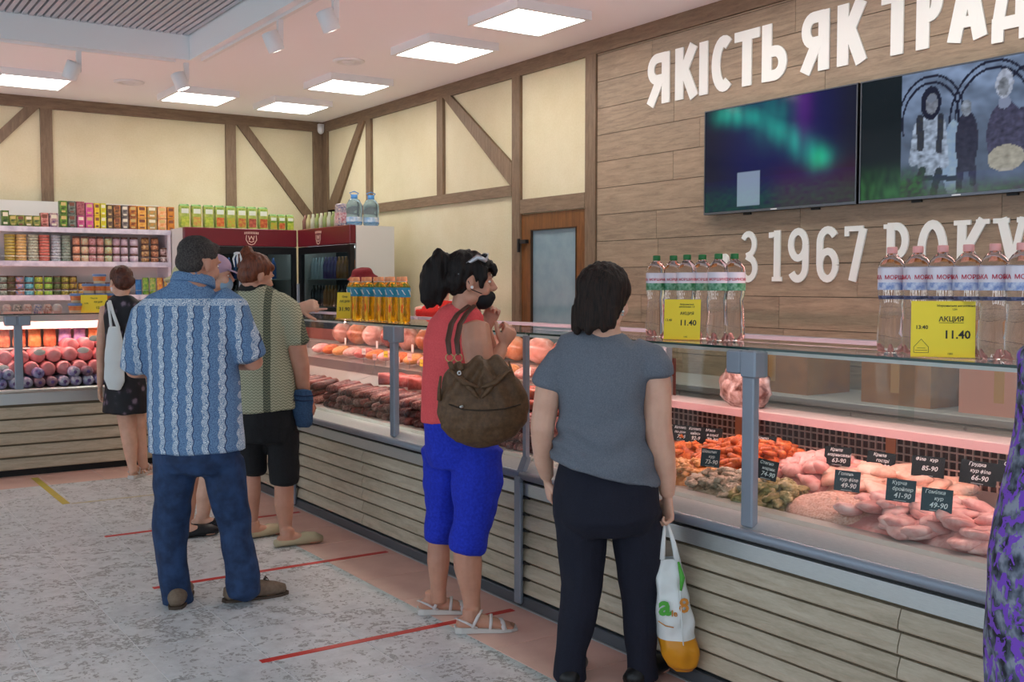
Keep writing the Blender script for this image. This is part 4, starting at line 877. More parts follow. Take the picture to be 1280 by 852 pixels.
def pmat2(n, a, b_, ns=45): return mat('pack '+n, a, .4, col2=b_, ns=ns)
# boxes on the top shelf : (px0, px1, height, name, colour a, colour b, levels)
BX = [(2, 12, .15, 'dark green tea', '1C3A20', '6E8A3A', 1), (12, 21, .11, 'green and yellow', '24482A', 'A8A848', 1), (21, 31, .11, 'deep green', '1E4424', '98A04A', 1), (31, 41, .11, 'bottle green', '163A1E', 'B0A850', 1), (41, 51, .11, 'leaf green', '1C4A28', '9AA050', 1),
      (51, 61, .14, 'crimson', '8A2A30', 'D8A090', 1), (62, 73, .14, 'purple', '4A2060', 'D0B0A0', 1), (75, 84.5, .13, 'dark green', '20301E', '7AA83A', 2), (85.5, 95, .13, 'black and green', '1C2A20', '8A9488', 2),
      (96.5, 106, .125, 'magenta', 'A83468', 'C86A90', 1), (107, 117, .125, 'fuchsia', 'B83878', 'D0709A', 2), (118, 125, .125, 'yellow', 'D8B020', 'E8D040', 2), (125.6, 133, .125, 'lemon yellow', 'C8A81E', 'C8D838', 2),
      (134, 141, .12, 'dark brown', '3A2E28', '8A6A50', 2), (142, 151, .12, 'black and orange', '2A3026', 'D08A50', 2), (152, 160.5, .12, 'charcoal', '383438', '9A9088', 2), (161.5, 171, .12, 'berry red', '5A1E2A', 'D88A30', 2),
      (172, 183, .12, 'amber orange', 'D08A30', 'E8B860', 2), (184, 196, .12, 'orange with green ring', 'CC8E40', '7A8A60', 2), (197, 208, .12, 'peach orange', 'D88840', 'E8C098', 2), (209, 218, .12, 'orange striped', 'D0883A', 'B86A28', 2)]
for i, (p0, p1, h, nme, ca, cb, lv) in enumerate(BX):
    x0, x1 = px2x(p0, SY+.05)+.003, px2x(p1, SY+.05)-.003; m = pmat2(nme, ca, cb, 26)
    for j in range(lv):
        w_ = (x1-x0)/2; mb = MB().box(-w_, 0, 0, w_, .09, h-.004); mb.box(-w_*.7, -.001, h*.62, w_*.7, 0, h*.86).box(-w_*.55, -.001, h*.14, w_*.55, 0, h*.26)
        mb.m[6:12] = [1]*6; mb.m[12:18] = [1]*6
        one('tea_box', mb, [m, mat('box print %d' % (i % 3), ('E0D8C0', 'C8B070', '7A4A3A')[i % 3], .5)], '%s box on top of the grocery shelving, %s row' % (nme, 'upper' if j else 'lower'), 'box', 'boxes on top of the shelving', False, ((x0+x1)/2, SY+.03, 2.0305+j*h))
one('tea_box', MB().box(-.035, 0, 0, .035, .09, .13), pmat2('maroon', '7A3040', 'B07070'), 'maroon box stacked on the magenta box on top of the shelving', 'box', 'boxes on top of the shelving', False, (px2x(101, SY+.05), SY+.03, 2.156))
# tins / jars: (px, diameter m, unit height, count, name, a, b, jar)
C2 = [(12, .095, .028, 9, 'gold olive', '94802C', 'B8A450', 0), (26, .095, .028, 9, 'tan gold', 'B8904A', 'D8B47A', 0), (41, .095, .028, 9, 'grey green', '7E8470', 'C8C8B0', 0), (55, .095, .028, 9, 'brick red', 'A84438', 'D88070', 0), (69.5, .09, .028, 9, 'slate', '7E8890', 'C0C4CC', 0), (82, .085, .028, 9, 'dark green', '4E6054', '9AA898', 0),
      (95, .07, .082, 3, 'cream and red', 'D8A888', 'B86A50', 1), (105.5, .07, .082, 3, 'pale green', 'B8C8A0', 'D0907A', 1), (115, .07, .082, 3, 'pinkish', 'CCA0A8', 'A06058', 1), (125, .065, .082, 3, 'rose and cream', 'D0A8A0', 'B07060', 1), (135, .07, .082, 3, 'mint', 'A8C8A8', 'B8904A', 1), (145, .07, .082, 3, 'lilac', 'C0A8B4', 'A88490', 1), (155, .07, .082, 3, 'pale lilac', 'C8B4BC', 'A890A0', 1), (167, .08, .082, 3, 'white lilac', 'CCC0C8', 'B49CAC', 1),
      (181, .075, .062, 4, 'brown and gold', 'D0A870', '5A2418', 1), (193, .075, .062, 4, 'copper and gold', 'D09A70', '6A2A20', 1), (204, .07, .075, 2, 'white and maroon', 'D8C4C0', '5A2420', 1), (214, .07, .075, 2, 'cream and brown', 'E0D0B8', '4A2A20', 1)]
C3 = [(2, .08, .062, 3, 'dark green', '1E3020', '4E6A40', 1), (12, .08, .062, 3, 'olive', '5E5A38', '3A3020', 1), (23, .08, .062, 3, 'orange and blue', 'C88048', '5A88B8', 1), (35, .08, .062, 3, 'teal', '2E7E94', '70B0B8', 1), (47, .075, .062, 3, 'green and yellow', '3E8A3A', 'C8C040', 1), (59, .075, .062, 3, 'leaf green', '4E9A3E', 'A0B850', 1), (70, .075, .062, 3, 'dark green black', '26301E', '5A6A3A', 1), (80, .075, .062, 3, 'pickle green', '4A4A20', 'A8A448', 1), (90, .075, .062, 3, 'black and gold', '2E2818', 'A89038', 1),
      (101, .07, .062, 2, 'bronze', '8A6A3A', 'C8A050', 1), (111, .07, .062, 2, 'golden', 'A88A30', 'D8C060', 1), (121, .07, .062, 2, 'honey', 'B88A40', '7A3A20', 1), (132, .07, .062, 2, 'dark green gold', '1E4A34', 'B89A40', 1), (143, .07, .062, 2, 'russet', '8A4A2A', 'C89060', 1)]
for sz, zz, rows, wh_ in ((C2, 1.7105, 'upper tin shelf', ''), (C3, 1.3905, 'lower tin shelf', '')):
    for i, (px, d, h, n, nme, ca, cb, jar) in enumerate(sz):
        x = px2x(px, SY+.06); m = pmat2(nme+' tin', ca, cb, 60); R_ = d/2; ml = mat('tin lid', '9C9890', .3, .6) if not jar else mat('lid dark', '5A3A30', .4)
        if not jar: mb = MB().lathe([(R_*.94, 0), (R_, .002), (R_, h-.004)], 16); mb.mi(1).lathe([(R_, h-.004), (R_*.97, h-.001), (R_*.9, h-.002), (.001, h-.002)], 16)
        else: mb = MB().lathe([(R_*.9, 0), (R_, .004), (R_, h*.75)], 16); mb.mi(1).lathe([(R_*.92, h*.75), (R_*.96, h-.002), (.001, h-.001)], 16)
        me = mb.mesh('tin' if not jar else 'jar', [m, ml], True)
        for j in range(n):
            o = link('flat_tin' if not jar else 'food_jar', me, None, (x, SY+.06, zz+h*j)); o.rotation_euler = (0, 0, rr.uniform(0, 6))
            tagit(o, '%s %s on the %s, %s up in its stack' % (nme, 'flat tin' if not jar else 'jar', rows, ORD[j]), 'tin' if not jar else 'jar', 'stacked %s on the %s' % ('flat tins' if not jar else 'jars', rows))
for i, (px, nme, ca, cb, h) in enumerate(((172, 'blue', '1E5A9A', '3A80B8', .15), (181, 'green', '2E8A3A', 'A8C050', .17), (190, 'bright green', '3E9A2E', 'D8D078', .17), (199, 'red-orange', 'C85028', 'E8C060', .17), (208, 'orange', 'C86A28', 'D8D070', .17), (216, 'dark red', '8A3428', 'D0A050', .17))):
    x = px2x(px, SY+.06); m = pmat2(nme+' pouch', ca, cb, 30)
    one('food_pouch', MB().tube([(0, 0, 0), (0, 0, .01), (0, 0, h*.5), (0, 0, h*.85), (0, 0, h)], [.026, .03, .03, .03, .03], [.02, .026, .022, .008, .003], (1, 0, 0), 12, .05), m, '%s pouch at the right end of the lower tin shelf' % nme, 'pouch', 'pouches on the lower tin shelf', True, (x, SY+.06, 1.391))
    one('food_jar', MB().lathe([(.026, 0), (.03, .003), (.03, .045), (.02, .055), (.001, .055)], 12), pmat2(nme+' pouch', ca, cb, 30), '%s small jar standing before the pouches on the lower tin shelf' % nme, 'jar', 'small jars before the pouches', True, (x, SY+.025, 1.391)) if False else None

# ================================================================ DRINK COOLERS
M_mar = mat('maroon header', '6A1420', .35, coat=.2); M_cool = mat('cooler white', 'DAD8D2', .45); M_int = mat('cooler interior', '2A3234', .6); M_bk = mat('cooler black', '0C0D0F', .35)
BC = [('amber', 'A06A30'), ('green', '4E7E58'), ('blue', '2E5AA0'), ('red', '9A2E2A'), ('clear', 'A8B8BC'), ('dark', '2A2A30'), ('violet', '5E4A80'), ('orange', 'C87A3A')]
dm = [MB().lathe([(.030, 0), (.033, .005), (.033, .13), (.026, .165), (.012, .185), (.012, .215), (.001, .217)], 12).mesh('drink_bottle', mat('drink '+n_, c_, .2, coat=.4), True) for n_, c_ in BC]
def cooler(name_label, origin, rz, wdt, ndoor, depth, tag_):
    "local frame: front face at y=0 looking to -y, x from 0 to wdt"
    r = thing('drink_cooler', name_label, 'fridge', origin, 'maroon-headed drink coolers', rz); L = lambda n_, mb, m, sm=False, p=r: part(n_, mb, m, p, sm, world=False)
    L('cabinet', MB().box(0, .06, .05, .025, depth, 2.045).box(wdt-.025, .06, .05, wdt, depth, 2.045).box(.025, depth-.03, .05, wdt-.025, depth, 2.045).box(.025, .06, 2.0, wdt-.025, depth-.03, 2.045).box(.025, .06, .05, wdt-.025, depth-.03, .30), M_cool)
    L('liner', MB().box(.026, depth-.05, .30, wdt-.026, depth-.031, 1.87), M_int)
    L('header', MB().bbox(0, -.005, 1.875, wdt, .06, 2.05, .006), M_mar)
    L('kick_grille', MB().box(.01, .03, .02, wdt-.01, .06, .28), M_bk)
    e = MB(); cx = wdt*.58 if ndoor > 1 else wdt*.42
    for q_ in range(-4, 5): ribbon(e, [(q_*.017, .058-.6*(q_*.017)**2), (q_*.017+.003, .080-.6*(q_*.017)**2)], .009, lambda u, v, s: (cx+u, -.0055 if s == 0 else -.0065, 1.94+v))
    F3 = lambda u, v, s: (cx+u, -.0055 if s == 0 else -.0065, 1.94+v)
    ribbon(e, [(-.05, .045), (-.055, .0), (-.03, -.04), (0, -.05), (.03, -.04), (.055, 0), (.05, .045)], .007, F3); ribbon(e, [(-.03, .04), (-.02, 0), (0, .035), (.02, 0), (.03, .04)], .008, F3); ribbon(e, [(-.028, -.012), (0, -.024), (.028, -.012)], .008, F3)
    tagit(L('emblem', e, mat('emblem cream', 'E0C0B0', .5)), kind='stuff')
    dw = wdt/ndoor
    for d in range(ndoor):
        x0, x1 = d*dw+.004, (d+1)*dw-.004
        f = L('door', MB().box(x0, 0, .3, x0+.045, .045, 1.87).box(x1-.045, 0, .3, x1, .045, 1.87).box(x0+.045, 0, .3, x1-.045, .045, .36).box(x0+.045, 0, 1.80, x1-.045, .045, 1.87), M_bk)
        L('door_glass', MB().box(x0+.045, .018, .36, x1-.045, .024, 1.80), M_pane, False, f)
        L('handle', MB().bbox(x1-.04, -.03, .9, x1-.015, -.001, 1.72, .004) if d == 0 and ndoor > 1 else MB().bbox(x0+.012, -.03, .9, x0+.034, -.001, 1.5, .004), M_grey, False, f)
    for z in (.36, .68, .98, 1.27, 1.55): L('wire_shelf', MB().box(.03, .09, z-.01, wdt-.03, depth-.06, z), M_steel)
    L('inner_light', MB().box(.06, .07, 1.84, wdt-.06, .09, 1.855), emis('cooler lamp', (.85, .95, 1), 3.0))
    R = Matrix.Rotation(rz, 3, 'Z'); O = Vector(origin); q = random.Random(int(wdt*100))
    for zi, z in enumerate((.98, 1.27, 1.55)):
        n_ = int((wdt-.14)/.078); c0 = q.randrange(8)
        for i in range(n_):
            if i % 4 == 0: c0 = q.randrange(8)
            o = link('drink_bottle', dm[c0], None, O+R @ Vector((.09+i*.078, .13, z))); tagit(o, '%s drink bottle on the %s shelf inside the %s' % (BC[c0][0], ('lower', 'middle', 'top')[zi], tag_), 'bottle', '%s bottles on the %s shelf inside the %s' % (BC[c0][0], ('lower', 'middle', 'top')[zi], tag_))
    return r
X0c = on(222, 285, 1, 10.35).x
cooler('wide two-door drink cooler with maroon header against the far wall', (3.14 if X0c < 3.14 else X0c, 10.36, 0), 0, 4.293-3.14, 2, .8, 'two-door cooler')
cooler('single drink cooler with maroon header against the right wall, white side panel showing', (4.30, 10.34, 0), -pi/2, 1.24, 1, .46, 'corner cooler')
# cartons on the two-door cooler
def jcart(x, y, z, w, h, i, ca, cb, label, group, rz=0):
    o = thing('juice_carton', label, 'carton', (x, y, z), group, rz)
    part('carton_body', MB().box(-w/2, -.035, 0, w/2, .035, h), pmat2('carton %d' % (i % 3), '6E9A2E', 'C8D070', 16), o, world=False)
    part('fruit_print', MB().box(-w*.42, -.0365, h*.08, w*.42, -.0352, h*.5), mat('fruit %s' % ca, ca, .4, col2=cb, ns=30), o, world=False)
    part('carton_top', MB().prism([(-.035, h), (.035, h), (0, h+.02)], lambda u, v, s: (-w/2 if s else w/2, u, v)), pmat2('carton top', '3E7A34', 'A8C888', 20), o, world=False)
    part('name_band', MB().box(-w*.40, -.0368, h*.66, w*.40, -.0352, h*.88), mat('carton white', 'E0E8D8', .4), o, world=False)
FR = [('9AB83A', 'C8D050', 'green apple'), ('D08A50', 'C8C050', 'peach'), ('9AB83A', 'D8D870', 'pear'), ('C84A30', 'D89040', 'tomato red'), ('A8C040', 'C8A040', 'yellow apple'), ('B8483A', 'C8A040', 'berry'), ('8A3A30', 'C86A50', 'cherry'), ('A83A28', 'D07A40', 'pomegranate')]
for i, px in enumerate((230, 245, 260, 274, 287.5, 301, 314, 328)):
    f_ = FR[i]; jcart(on(px, 270, 1, 10.45).x, 10.45, 2.0505, .088, .205, i, f_[0], f_[1], 'green juice carton with %s print on the two-door cooler, %s from the left' % (f_[2], ORD[i]), 'juice cartons on the two-door cooler')
for i, px in enumerate((340.5, 351, 361.5)):
    f_ = FR[(i*3+4) % 8]; jcart(on(px, 270, 1, 10.45).x, 10.45, 2.0505, .07, .14, i, f_[0], f_[1], 'short juice carton with %s print at the right end of the two-door cooler' % f_[2], 'short juice cartons')
sb = MB().lathe([(.026, 0), (.03, .004), (.03, .09), (.014, .125), (.014, .15), (.001, .152)], 12)
for i, px in enumerate((374, 380, 386, 391.5, 397, 402, 407, 412, 417, 421)):
    nm, cc = [('green', '8A9A5A'), ('red', 'A8786A'), ('yellow', 'B0A878'), ('pale', 'B8B8A0')][i % 4 if i < 5 else (3 if i % 2 else 0)]
    p = on(px, 275, 0, 4.36); one('small_bottle', sb, mat('small drink '+nm, cc, .2, coat=.4), '%s small bottle on the corner cooler, %s from the left' % (nm, ORD[i]), 'bottle', 'small bottles on the corner cooler', True, (4.36, min(p.y, 10.29), 2.0505))
p = on(427, 270, 0, 4.37)
o = thing('drink_pack', 'blue and red shrink-wrapped drink pack on the corner cooler', 'pack', (4.37, p.y, 2.0505)); part('pack_body', MB().bbox(-.05, -.05, 0, .05, .05, .215, .012), mat('pack blue', '2A3A78', .3), o, world=False); part('pack_print', MB().box(-.052, -.042, .03, -.0505, .042, .13).box(-.042, -.052, .03, .042, -.0505, .13), mat('pack red', 'B04A5A', .3, col2='D8C8C8', ns=40), o, world=False)
M_wb = mat('blue water bottle', 'B8D8EE', .08, trans=.9, ior=1.2); M_cb = mat('blue cap', '4A8AC8', .4)
for i, (px, yy) in enumerate(((443, 4.38), (464, 4.56))):
    p = on(px, 281, 0, yy); o = thing('water_jug', 'five-litre water bottle with blue cap on the corner cooler, %s' % ('left one', 'right one at the edge')[i], 'bottle', (yy, p.y if i == 0 else 9.17, 2.0505), 'five-litre water bottles')
    if i: o.location = on(464, 281, 1, 9.17); o.location.z = 2.0505
    part('jug_body', MB().lathe([(.066, 0), (.076, .01), (.076, .08), (.070, .10), (.076, .12), (.076, .19), (.05, .235), (.026, .25)], 20), M_wb, o, True, world=False)
    part('cap', MB().lathe([(.03, .245), (.032, .25), (.032, .285), (.001, .287)], 16), M_cb, o, True, world=False)
    part('label', MB().lathe([(.0768, .03), (.0768, .075)], 20, cap=False), mat('jug label', '7AA8D0', .4, col2='E0E8F0', ns=20), o, True, world=False)
    part('handle', MB().tube([(.02, 0, .27), (.045, 0, .30), (.0, 0, .315), (-.045, 0, .30), (-.02, 0, .27)], .005, None, None, 8), M_cb, o, True, world=False)

# ================================================================ PEOPLE
def skin_mat(name, a, b_):
    m = mat(name, a, .5, col2=b_, ns=14, sss=.15); return m
SK = skin_mat('skin light', 'D0A088', 'DCAE96'); SKT = skin_mat('skin tanned', 'BE8870', 'C9937A')
M_lips = mat('lips', 'A85850', .45); M_eye = mat('eye white', 'E8E4DE', .25); M_iris = mat('iris', '3A2A20', .2); M_brow = mat('brow', '2A1E1A', .8)
def cloth(name, a, b_, ns=120, bump=.3, rough=.85, stretch=(1, 1, 1)): return mat(name, a, rough, col2=b_, ns=ns, bump=bump, stretch=stretch)
def dirv(phi, down=0):
    "phi: degrees clockwise from straight away from the camera"
    v = VV*cos(radians(phi))+RV*sin(radians(phi)); return (v*cos(radians(down))-Z*sin(radians(down))).normalized()
def headM(phi, down=0, roll=0):
    f = dirv(phi, down); x = dirv(phi).cross(Z).normalized(); z = x.cross(f)
    if roll: x, z = x*cos(radians(roll))+z*sin(radians(roll)), z*cos(radians(roll))-x*sin(radians(roll))
    return Matrix((x, f, z)).transposed()
def head(mb, c, M, s=1.0, neck=None, nr=.058):
    T = lambda x, y, z: c+M @ Vector((x*s, y*s, z*s))
    def e(p, r, R=M): mb.ell(T(*p), tuple(v*s for v in r), R, 20, 14)
    e((0, -.015, .028), (.075, .094, .086)); e((0, .020, .012), (.066, .066, .082)); e((0, .034, -.040), (.056, .052, .072)); e((0, .055, -.088), (.034, .030, .026))
    for q in (-1, 1): e((q*.036, .058, -.034), (.026, .026, .030)); e((q*.074, -.008, -.018), (.010, .018, .030)); e((q*.031, .076, .019), (.024, .012, .008)); e((q*.045, .0, -.075), (.022, .035, .028))
    mb.tube([T(0, .082, .010), T(0, .094, -.008), T(0, .105, -.026), T(0, .096, -.036)], [.008*s, .009*s, .013*s, .010*s], None, None, 10)
    for q in (-1, 1): e((q*.012, .092, -.032), (.007, .009, .007))
    e((0, .084, -.056), (.022, .012, .006)); e((0, .083, -.066), (.018, .012, .007)); e((0, .080, -.045), (.020, .012, .010))
    if neck is not None: mb.tube([T(0, -.012, -.045), (T(0, -.015, -.08)+neck)/2, neck, neck-Z*.06], [nr*.95, nr, nr*1.1, nr*1.4], [nr*1.0, nr*1.05, nr*1.1, nr*1.2], M.col[0], 16)
def face(root, c, M, s=1.0, mouth=True):
    T = lambda x, y, z: c+M @ Vector((x*s, y*s, z*s))
    for q in (-1, 1):
        e = part('eye', MB().ell(T(q*.030, .0735, -.001), (.012*s, .010*s, .0062*s), M, 12, 8).mi(1).ell(T(q*.030+.001, .0815, -.001), (.005*s, .003*s, .005*s), M, 10, 6), [M_eye, M_iris], root, True)
        part('eyebrow', MB().tube([T(q*.014, .0885, .018), T(q*.031, .088, .023), T(q*.048, .076, .018)], .0035*s, None, None, 6), M_brow, root, True)
    if mouth: part('lips', MB().tube([T(-.022, .088, -.060), T(-.010, .0955, -.058), T(0, .0965, -.0595), T(.010, .0955, -.058), T(.022, .088, -.060)], [.002, .0055, .0055, .0055, .002], None, None, 8), M_lips, root, True)
def hand(mb, w, d, pn, side=1, curl=(25, 30, 35, 40), s=1.0, thumb=30, spread=1.0):
    "w wrist, d finger direction, pn palm normal, side +1: thumb towards d x pn"
    d = Vector(d).normalized(); pn = Vector(pn); pn = (pn-d*pn.dot(d)).normalized(); sd = d.cross(pn)*side
    mb.tube([w-d*.03, w, w+d*.03*s, w+d*.065*s, w+d*.088*s], [.024*s, .025*s, .033*s, .040*s, .037*s], [.019*s, .017*s, .016*s, .014*s, .011*s], sd, 12)
    for i, (off, L) in enumerate(((.030, .9), (.010, 1.0), (-.011, .94), (-.031, .76))):
        p = w+d*(.080*s)+sd*(off*s); a = sd*(off*.25*spread)+d; a.normalize(); P = [p-a*.02*s, p]; ang = 0; c_ = curl[i]
        for k, l in enumerate((.042, .026, .020)):
            ang += c_*(.8, 1.1, .8)[k]; v = a*cos(radians(ang))+pn*sin(radians(ang)); p = p+v*(l*L*s); P.append(p)
        mb.tube(P, [.0095*s, .0092*s, .0085*s, .0075*s, .006*s], None, sd, 9)
    p = w+d*.025*s+sd*.024*s+pn*.006*s; t_ = (d*.62+sd*.72+pn*.25*(thumb/30)).normalized(); P = [p, p+t_*.035*s]; t2 = (t_+d*.45+pn*.3*(thumb/30)).normalized(); P += [P[-1]+t2*.03*s, P[-1]+t2*.03*s+(t2+d*.3).normalized()*.022*s]
    mb.tube(P, [.015*s, .012*s, .0105*s, .008*s], None, None, 9)
def foot(mb, ankle, d, s=1.0, heel=True):
    "bare foot on the floor under ankle, toes towards level direction d"
    d = Vector(d); d.z = 0; d.normalize(); sd = d.cross(Z); a = Vector((ankle.x, ankle.y, 0))
    mb.tube([a-d*.055*s+Z*.032, a-d*.02*s+Z*.042, a+d*.04*s+Z*.042, a+d*.10*s+Z*.032, a+d*.150*s+Z*.022, a+d*.172*s+Z*.018], [.026*s, .033*s, .035*s, .042*s, .044*s, .036*s], [.028, .036*s, .036*s, .026*s, .016*s, .013], sd, 14)
    mb.tube([ankle+Z*.02, a+Z*.055], [.034*s, .036*s], [.038*s, .040*s], sd, 12)
    for i in range(5): o = (-.034+.017*i)*s; p = a+d*(.168-.005*abs(i-1))*s+sd*o+Z*.015; mb.tube([p-d*.03, p, p+d*.026*s], [.009, .0095 if i else .012, .007], None, None, 8)
def person(label, k, foot_px):
    p = on(foot_px[0], foot_px[1], 2, 0); p.z = 0
    return thing('person', label, 'person', p)
def limb(mb, P, R, n=14, ref=None, flat=1.0): mb.tube(P, R, [x*flat for x in R], ref, n)
def dress(root, name, mb, m, vox=.009, fn=None, smooth=3, label=None):
    me = remesh(mb, vox, smooth, [m], name, tuple(root.location), fn); o = link(name, me, root)
    if label: o['label'] = label
    return o
def torso(mb, st, k0, n=26):
    "st: (px, py, dv, half width, half depth, axis degrees)"
    P = [at(px, py, k0+dv) for px, py, dv, *_ in st]
    mb.tube(P, [q[3] for q in st], [q[4] for q in st], [dirv(90+q[5]) for q in st], n, .15)
def folds(amp, sc=(9, 9, 9), seed=0):
    s_ = Vector((seed, seed*2, 0)); return lambda p, n: amp*noise.noise(Vector((p.x*sc[0], p.y*sc[1], p.z*sc[2]))+s_)+amp*.5*noise.noise(Vector((p.x*sc[0]*2.3, p.y*sc[1]*2.3, p.z*sc[2]*2))+s_)
def hairfn(amp, f=70):
    return lambda p, n: amp*noise.noise(Vector((p.x*f, p.y*f, p.z*f*.15)))
M_hblack = mat('black hair', '0E0A09', .6, spec=.3, col2='1E1411', ns=60, bump=.8, stretch=(3, 3, .3)); M_hbrown = mat('dark brown hair', '130D0B', .65, spec=.3, col2='2E1F18', ns=60, bump=.8, stretch=(3, 3, .3))
M_hgrey = mat('dark greying hair', '2A2624', .75, spec=.3, col2='4E4845', ns=160, bump=.8); M_hred = mat('reddish brown hair', '4E2414', .45, col2='7A3E22', ns=50, bump=.7, stretch=(3, 3, .3)); M_hchest = mat('chestnut hair', '3E1E14', .5, col2='5E3020', ns=60, bump=.7)

# ---- woman in grey T-shirt ------------------------------------------------
k = 3.93; P0 = lambda x, y, dv=0: at(x, y, k+dv)
w = person('woman seen from behind in heathered grey T-shirt and navy trousers, holding a shopping bag', k, (757, 862))
b = MB(); hc = P0(757, 372, .01); HM = headM(38, 8); head(b, hc, HM, 1.0, P0(757, 425, .02), .060)
torso(b, [(757, 425, .02, .09, .05, 10), (752, 460, .01, .14, .07, 10), (750, 520, 0, .13, .08, 10), (755, 580, 0, .14, .09, 10), (758, 620, 0, .13, .08, 10)], k)
limb(b, [P0(697, 452, .02), P0(686, 480, .01), P0(678, 535, .01), P0(678, 552, .03), P0(680, 578, .07), P0(684, 596, .09)], [.050, .050, .046, .042, .036, .026]); hand(b, P0(684, 598, .095), dirv(40, 78), dirv(80), 1, (30, 35, 40, 45), .95)
limb(b, [P0(815, 450, -.01), P0(821, 480, -.02), P0(822, 535, -.03), P0(827, 560, -.03), P0(833, 592, -.02), P0(834, 618, -.01)], [.050, .055, .053, .050, .038, .028]); hand(b, P0(834, 620, -.01), Vector((0, 0, -1))+dirv(90)*.05, dirv(250), 1, (62, 68, 72, 76), 1.0, 40)
for (hx, kx, ax, ky) in ((722, 727, 714, 735), (796, 798, 801, 735)): limb(b, [P0(hx, 625), P0(kx, ky, .0), P0((kx+ax)/2, 785, -.01), P0(ax, 835, -.0)], [.06, .045, .040, .034])
for ax in (714, 801): foot(b, P0(ax, 838, 0), dirv(35 if ax > 750 else 10))
me = remesh(b, .0052, 3, [SK], 'body', tuple(w.location)); link('body', me, w)
b = MB(); torso(b, [(762, 413, .03, .062, .055, 10), (760, 422, .03, .115, .078, 10), (756, 433, .02, .175, .09, 10), (752, 450, .01, .190, .105, 10), (752, 480, 0, .172, .12, 10), (751, 520, 0, .158, .125, 10), (752, 548, 0, .174, .138, 10), (754, 572, 0, .200, .152, 10), (755, 586, 0, .208, .158, 10)], k)
limb(b, [P0(722, 446, .02), P0(699, 455, .02), P0(689, 470, .015), P0(684, 483, .015)], [.062, .064, .064, .064]); limb(b, [P0(790, 440, 0), P0(811, 450, -.01), P0(818, 461, -.02), P0(819, 469, -.02)], [.062, .068, .070, .070])
def tee(p, n):
    z = p.z; f = .009*sin((z-.9)*70+7*noise.noise(p*4))*max(0, 1-abs(z-.93)/.17)+.007*noise.noise(p*12); return f
# slant the hem: lower on the right
zz_ = P0(690, 578).z; o = dress(w, 'shirt', b, cloth('heather grey jersey', '5C626C', '6E747E', 260, .15), .0085, tee, 3)
for v in o.data.vertices:
    g = v.co+w.location; side = (g-P0(752, 500)).dot(RV)
    if g.z < .98: v.co.z -= max(0, (.98-g.z)/.16)*(side*.30+.01)
b = MB(); torso(b, [(755, 570, 0, .165, .11, 10), (756, 590, 0, .180, .125, 10), (757, 615, -.01, .196, .148, 10), (758, 640, -.01, .203, .158, 10), (759, 655, 0, .18, .13, 10)], k)
limb(b, [P0(721, 635), P0(726, 665, 0), P0(727, 700, .01), P0(728, 732, .0), P0(720, 775, -.02), P0(714, 812, -.01), P0(712, 846, 0)], [.092, .100, .092, .080, .070, .060, .066]); limb(b, [P0(795, 635), P0(797, 665), P0(798, 700), P0(799, 735, .01), P0(799, 780, 0), P0(801, 815, 0), P0(803, 848, 0)], [.092, .096, .088, .076, .066, .058, .066])
dress(w, 'trousers', b, cloth('navy knit', '0E1020', '141728', 180, .2), .010, folds(.011, (7, 7, 5), 3), 3)
b = MB(); T = lambda x, y, z: hc+HM @ Vector((x, y, z))
b.ell(T(0, -.020, .034), (.100, .108, .098), HM, 22, 16); b.ell(T(0, -.045, -.025), (.094, .078, .092), HM, 20, 14)
b.ell(T(-.060, -.02, -.01), (.036, .055, .08), HM); b.ell(T(.064, -.04, -.01), (.032, .05, .07), HM)
for i in range(11):
    a = -1.25+i*.25; p = T(.070*sin(a), -.050-.040*cos(a), -.045); q = p-Z*(.078+.010*((i*7) % 3)-.012*(a > .3)); out = (HM @ Vector((sin(a), -cos(a)*.9, 0)))*(.020 if a < .2 else .006)
    b.tube([p, (p+q)/2+out*.3, q+out*(.9+.3*(i % 2))], [.030, .026, .012], None, None, 8)
dress(w, 'hair', b, M_hbrown, .0055, hairfn(.008, 60), 2)
part('earring', MB().ell(T(.079, .0, -.05), .006, HM, 10, 8).ell(T(.079, .0, -.062), .005, HM, 10, 8), M_steel, w, True)
for ax in (714, 801):
    d = dirv(35 if ax > 750 else 10); a = P0(ax, 838); a.z = 0; s_ = d.cross(Z); part('shoe', MB().tube([a-d*.075+Z*.034, a-d*.02+Z*.045, a+d*.06+Z*.045, a+d*.14+Z*.036, a+d*.20+Z*.028], [.036, .044, .046, .050, .036], [.033, .044, .044, .035, .026], s_, 16), M_black, w, True)
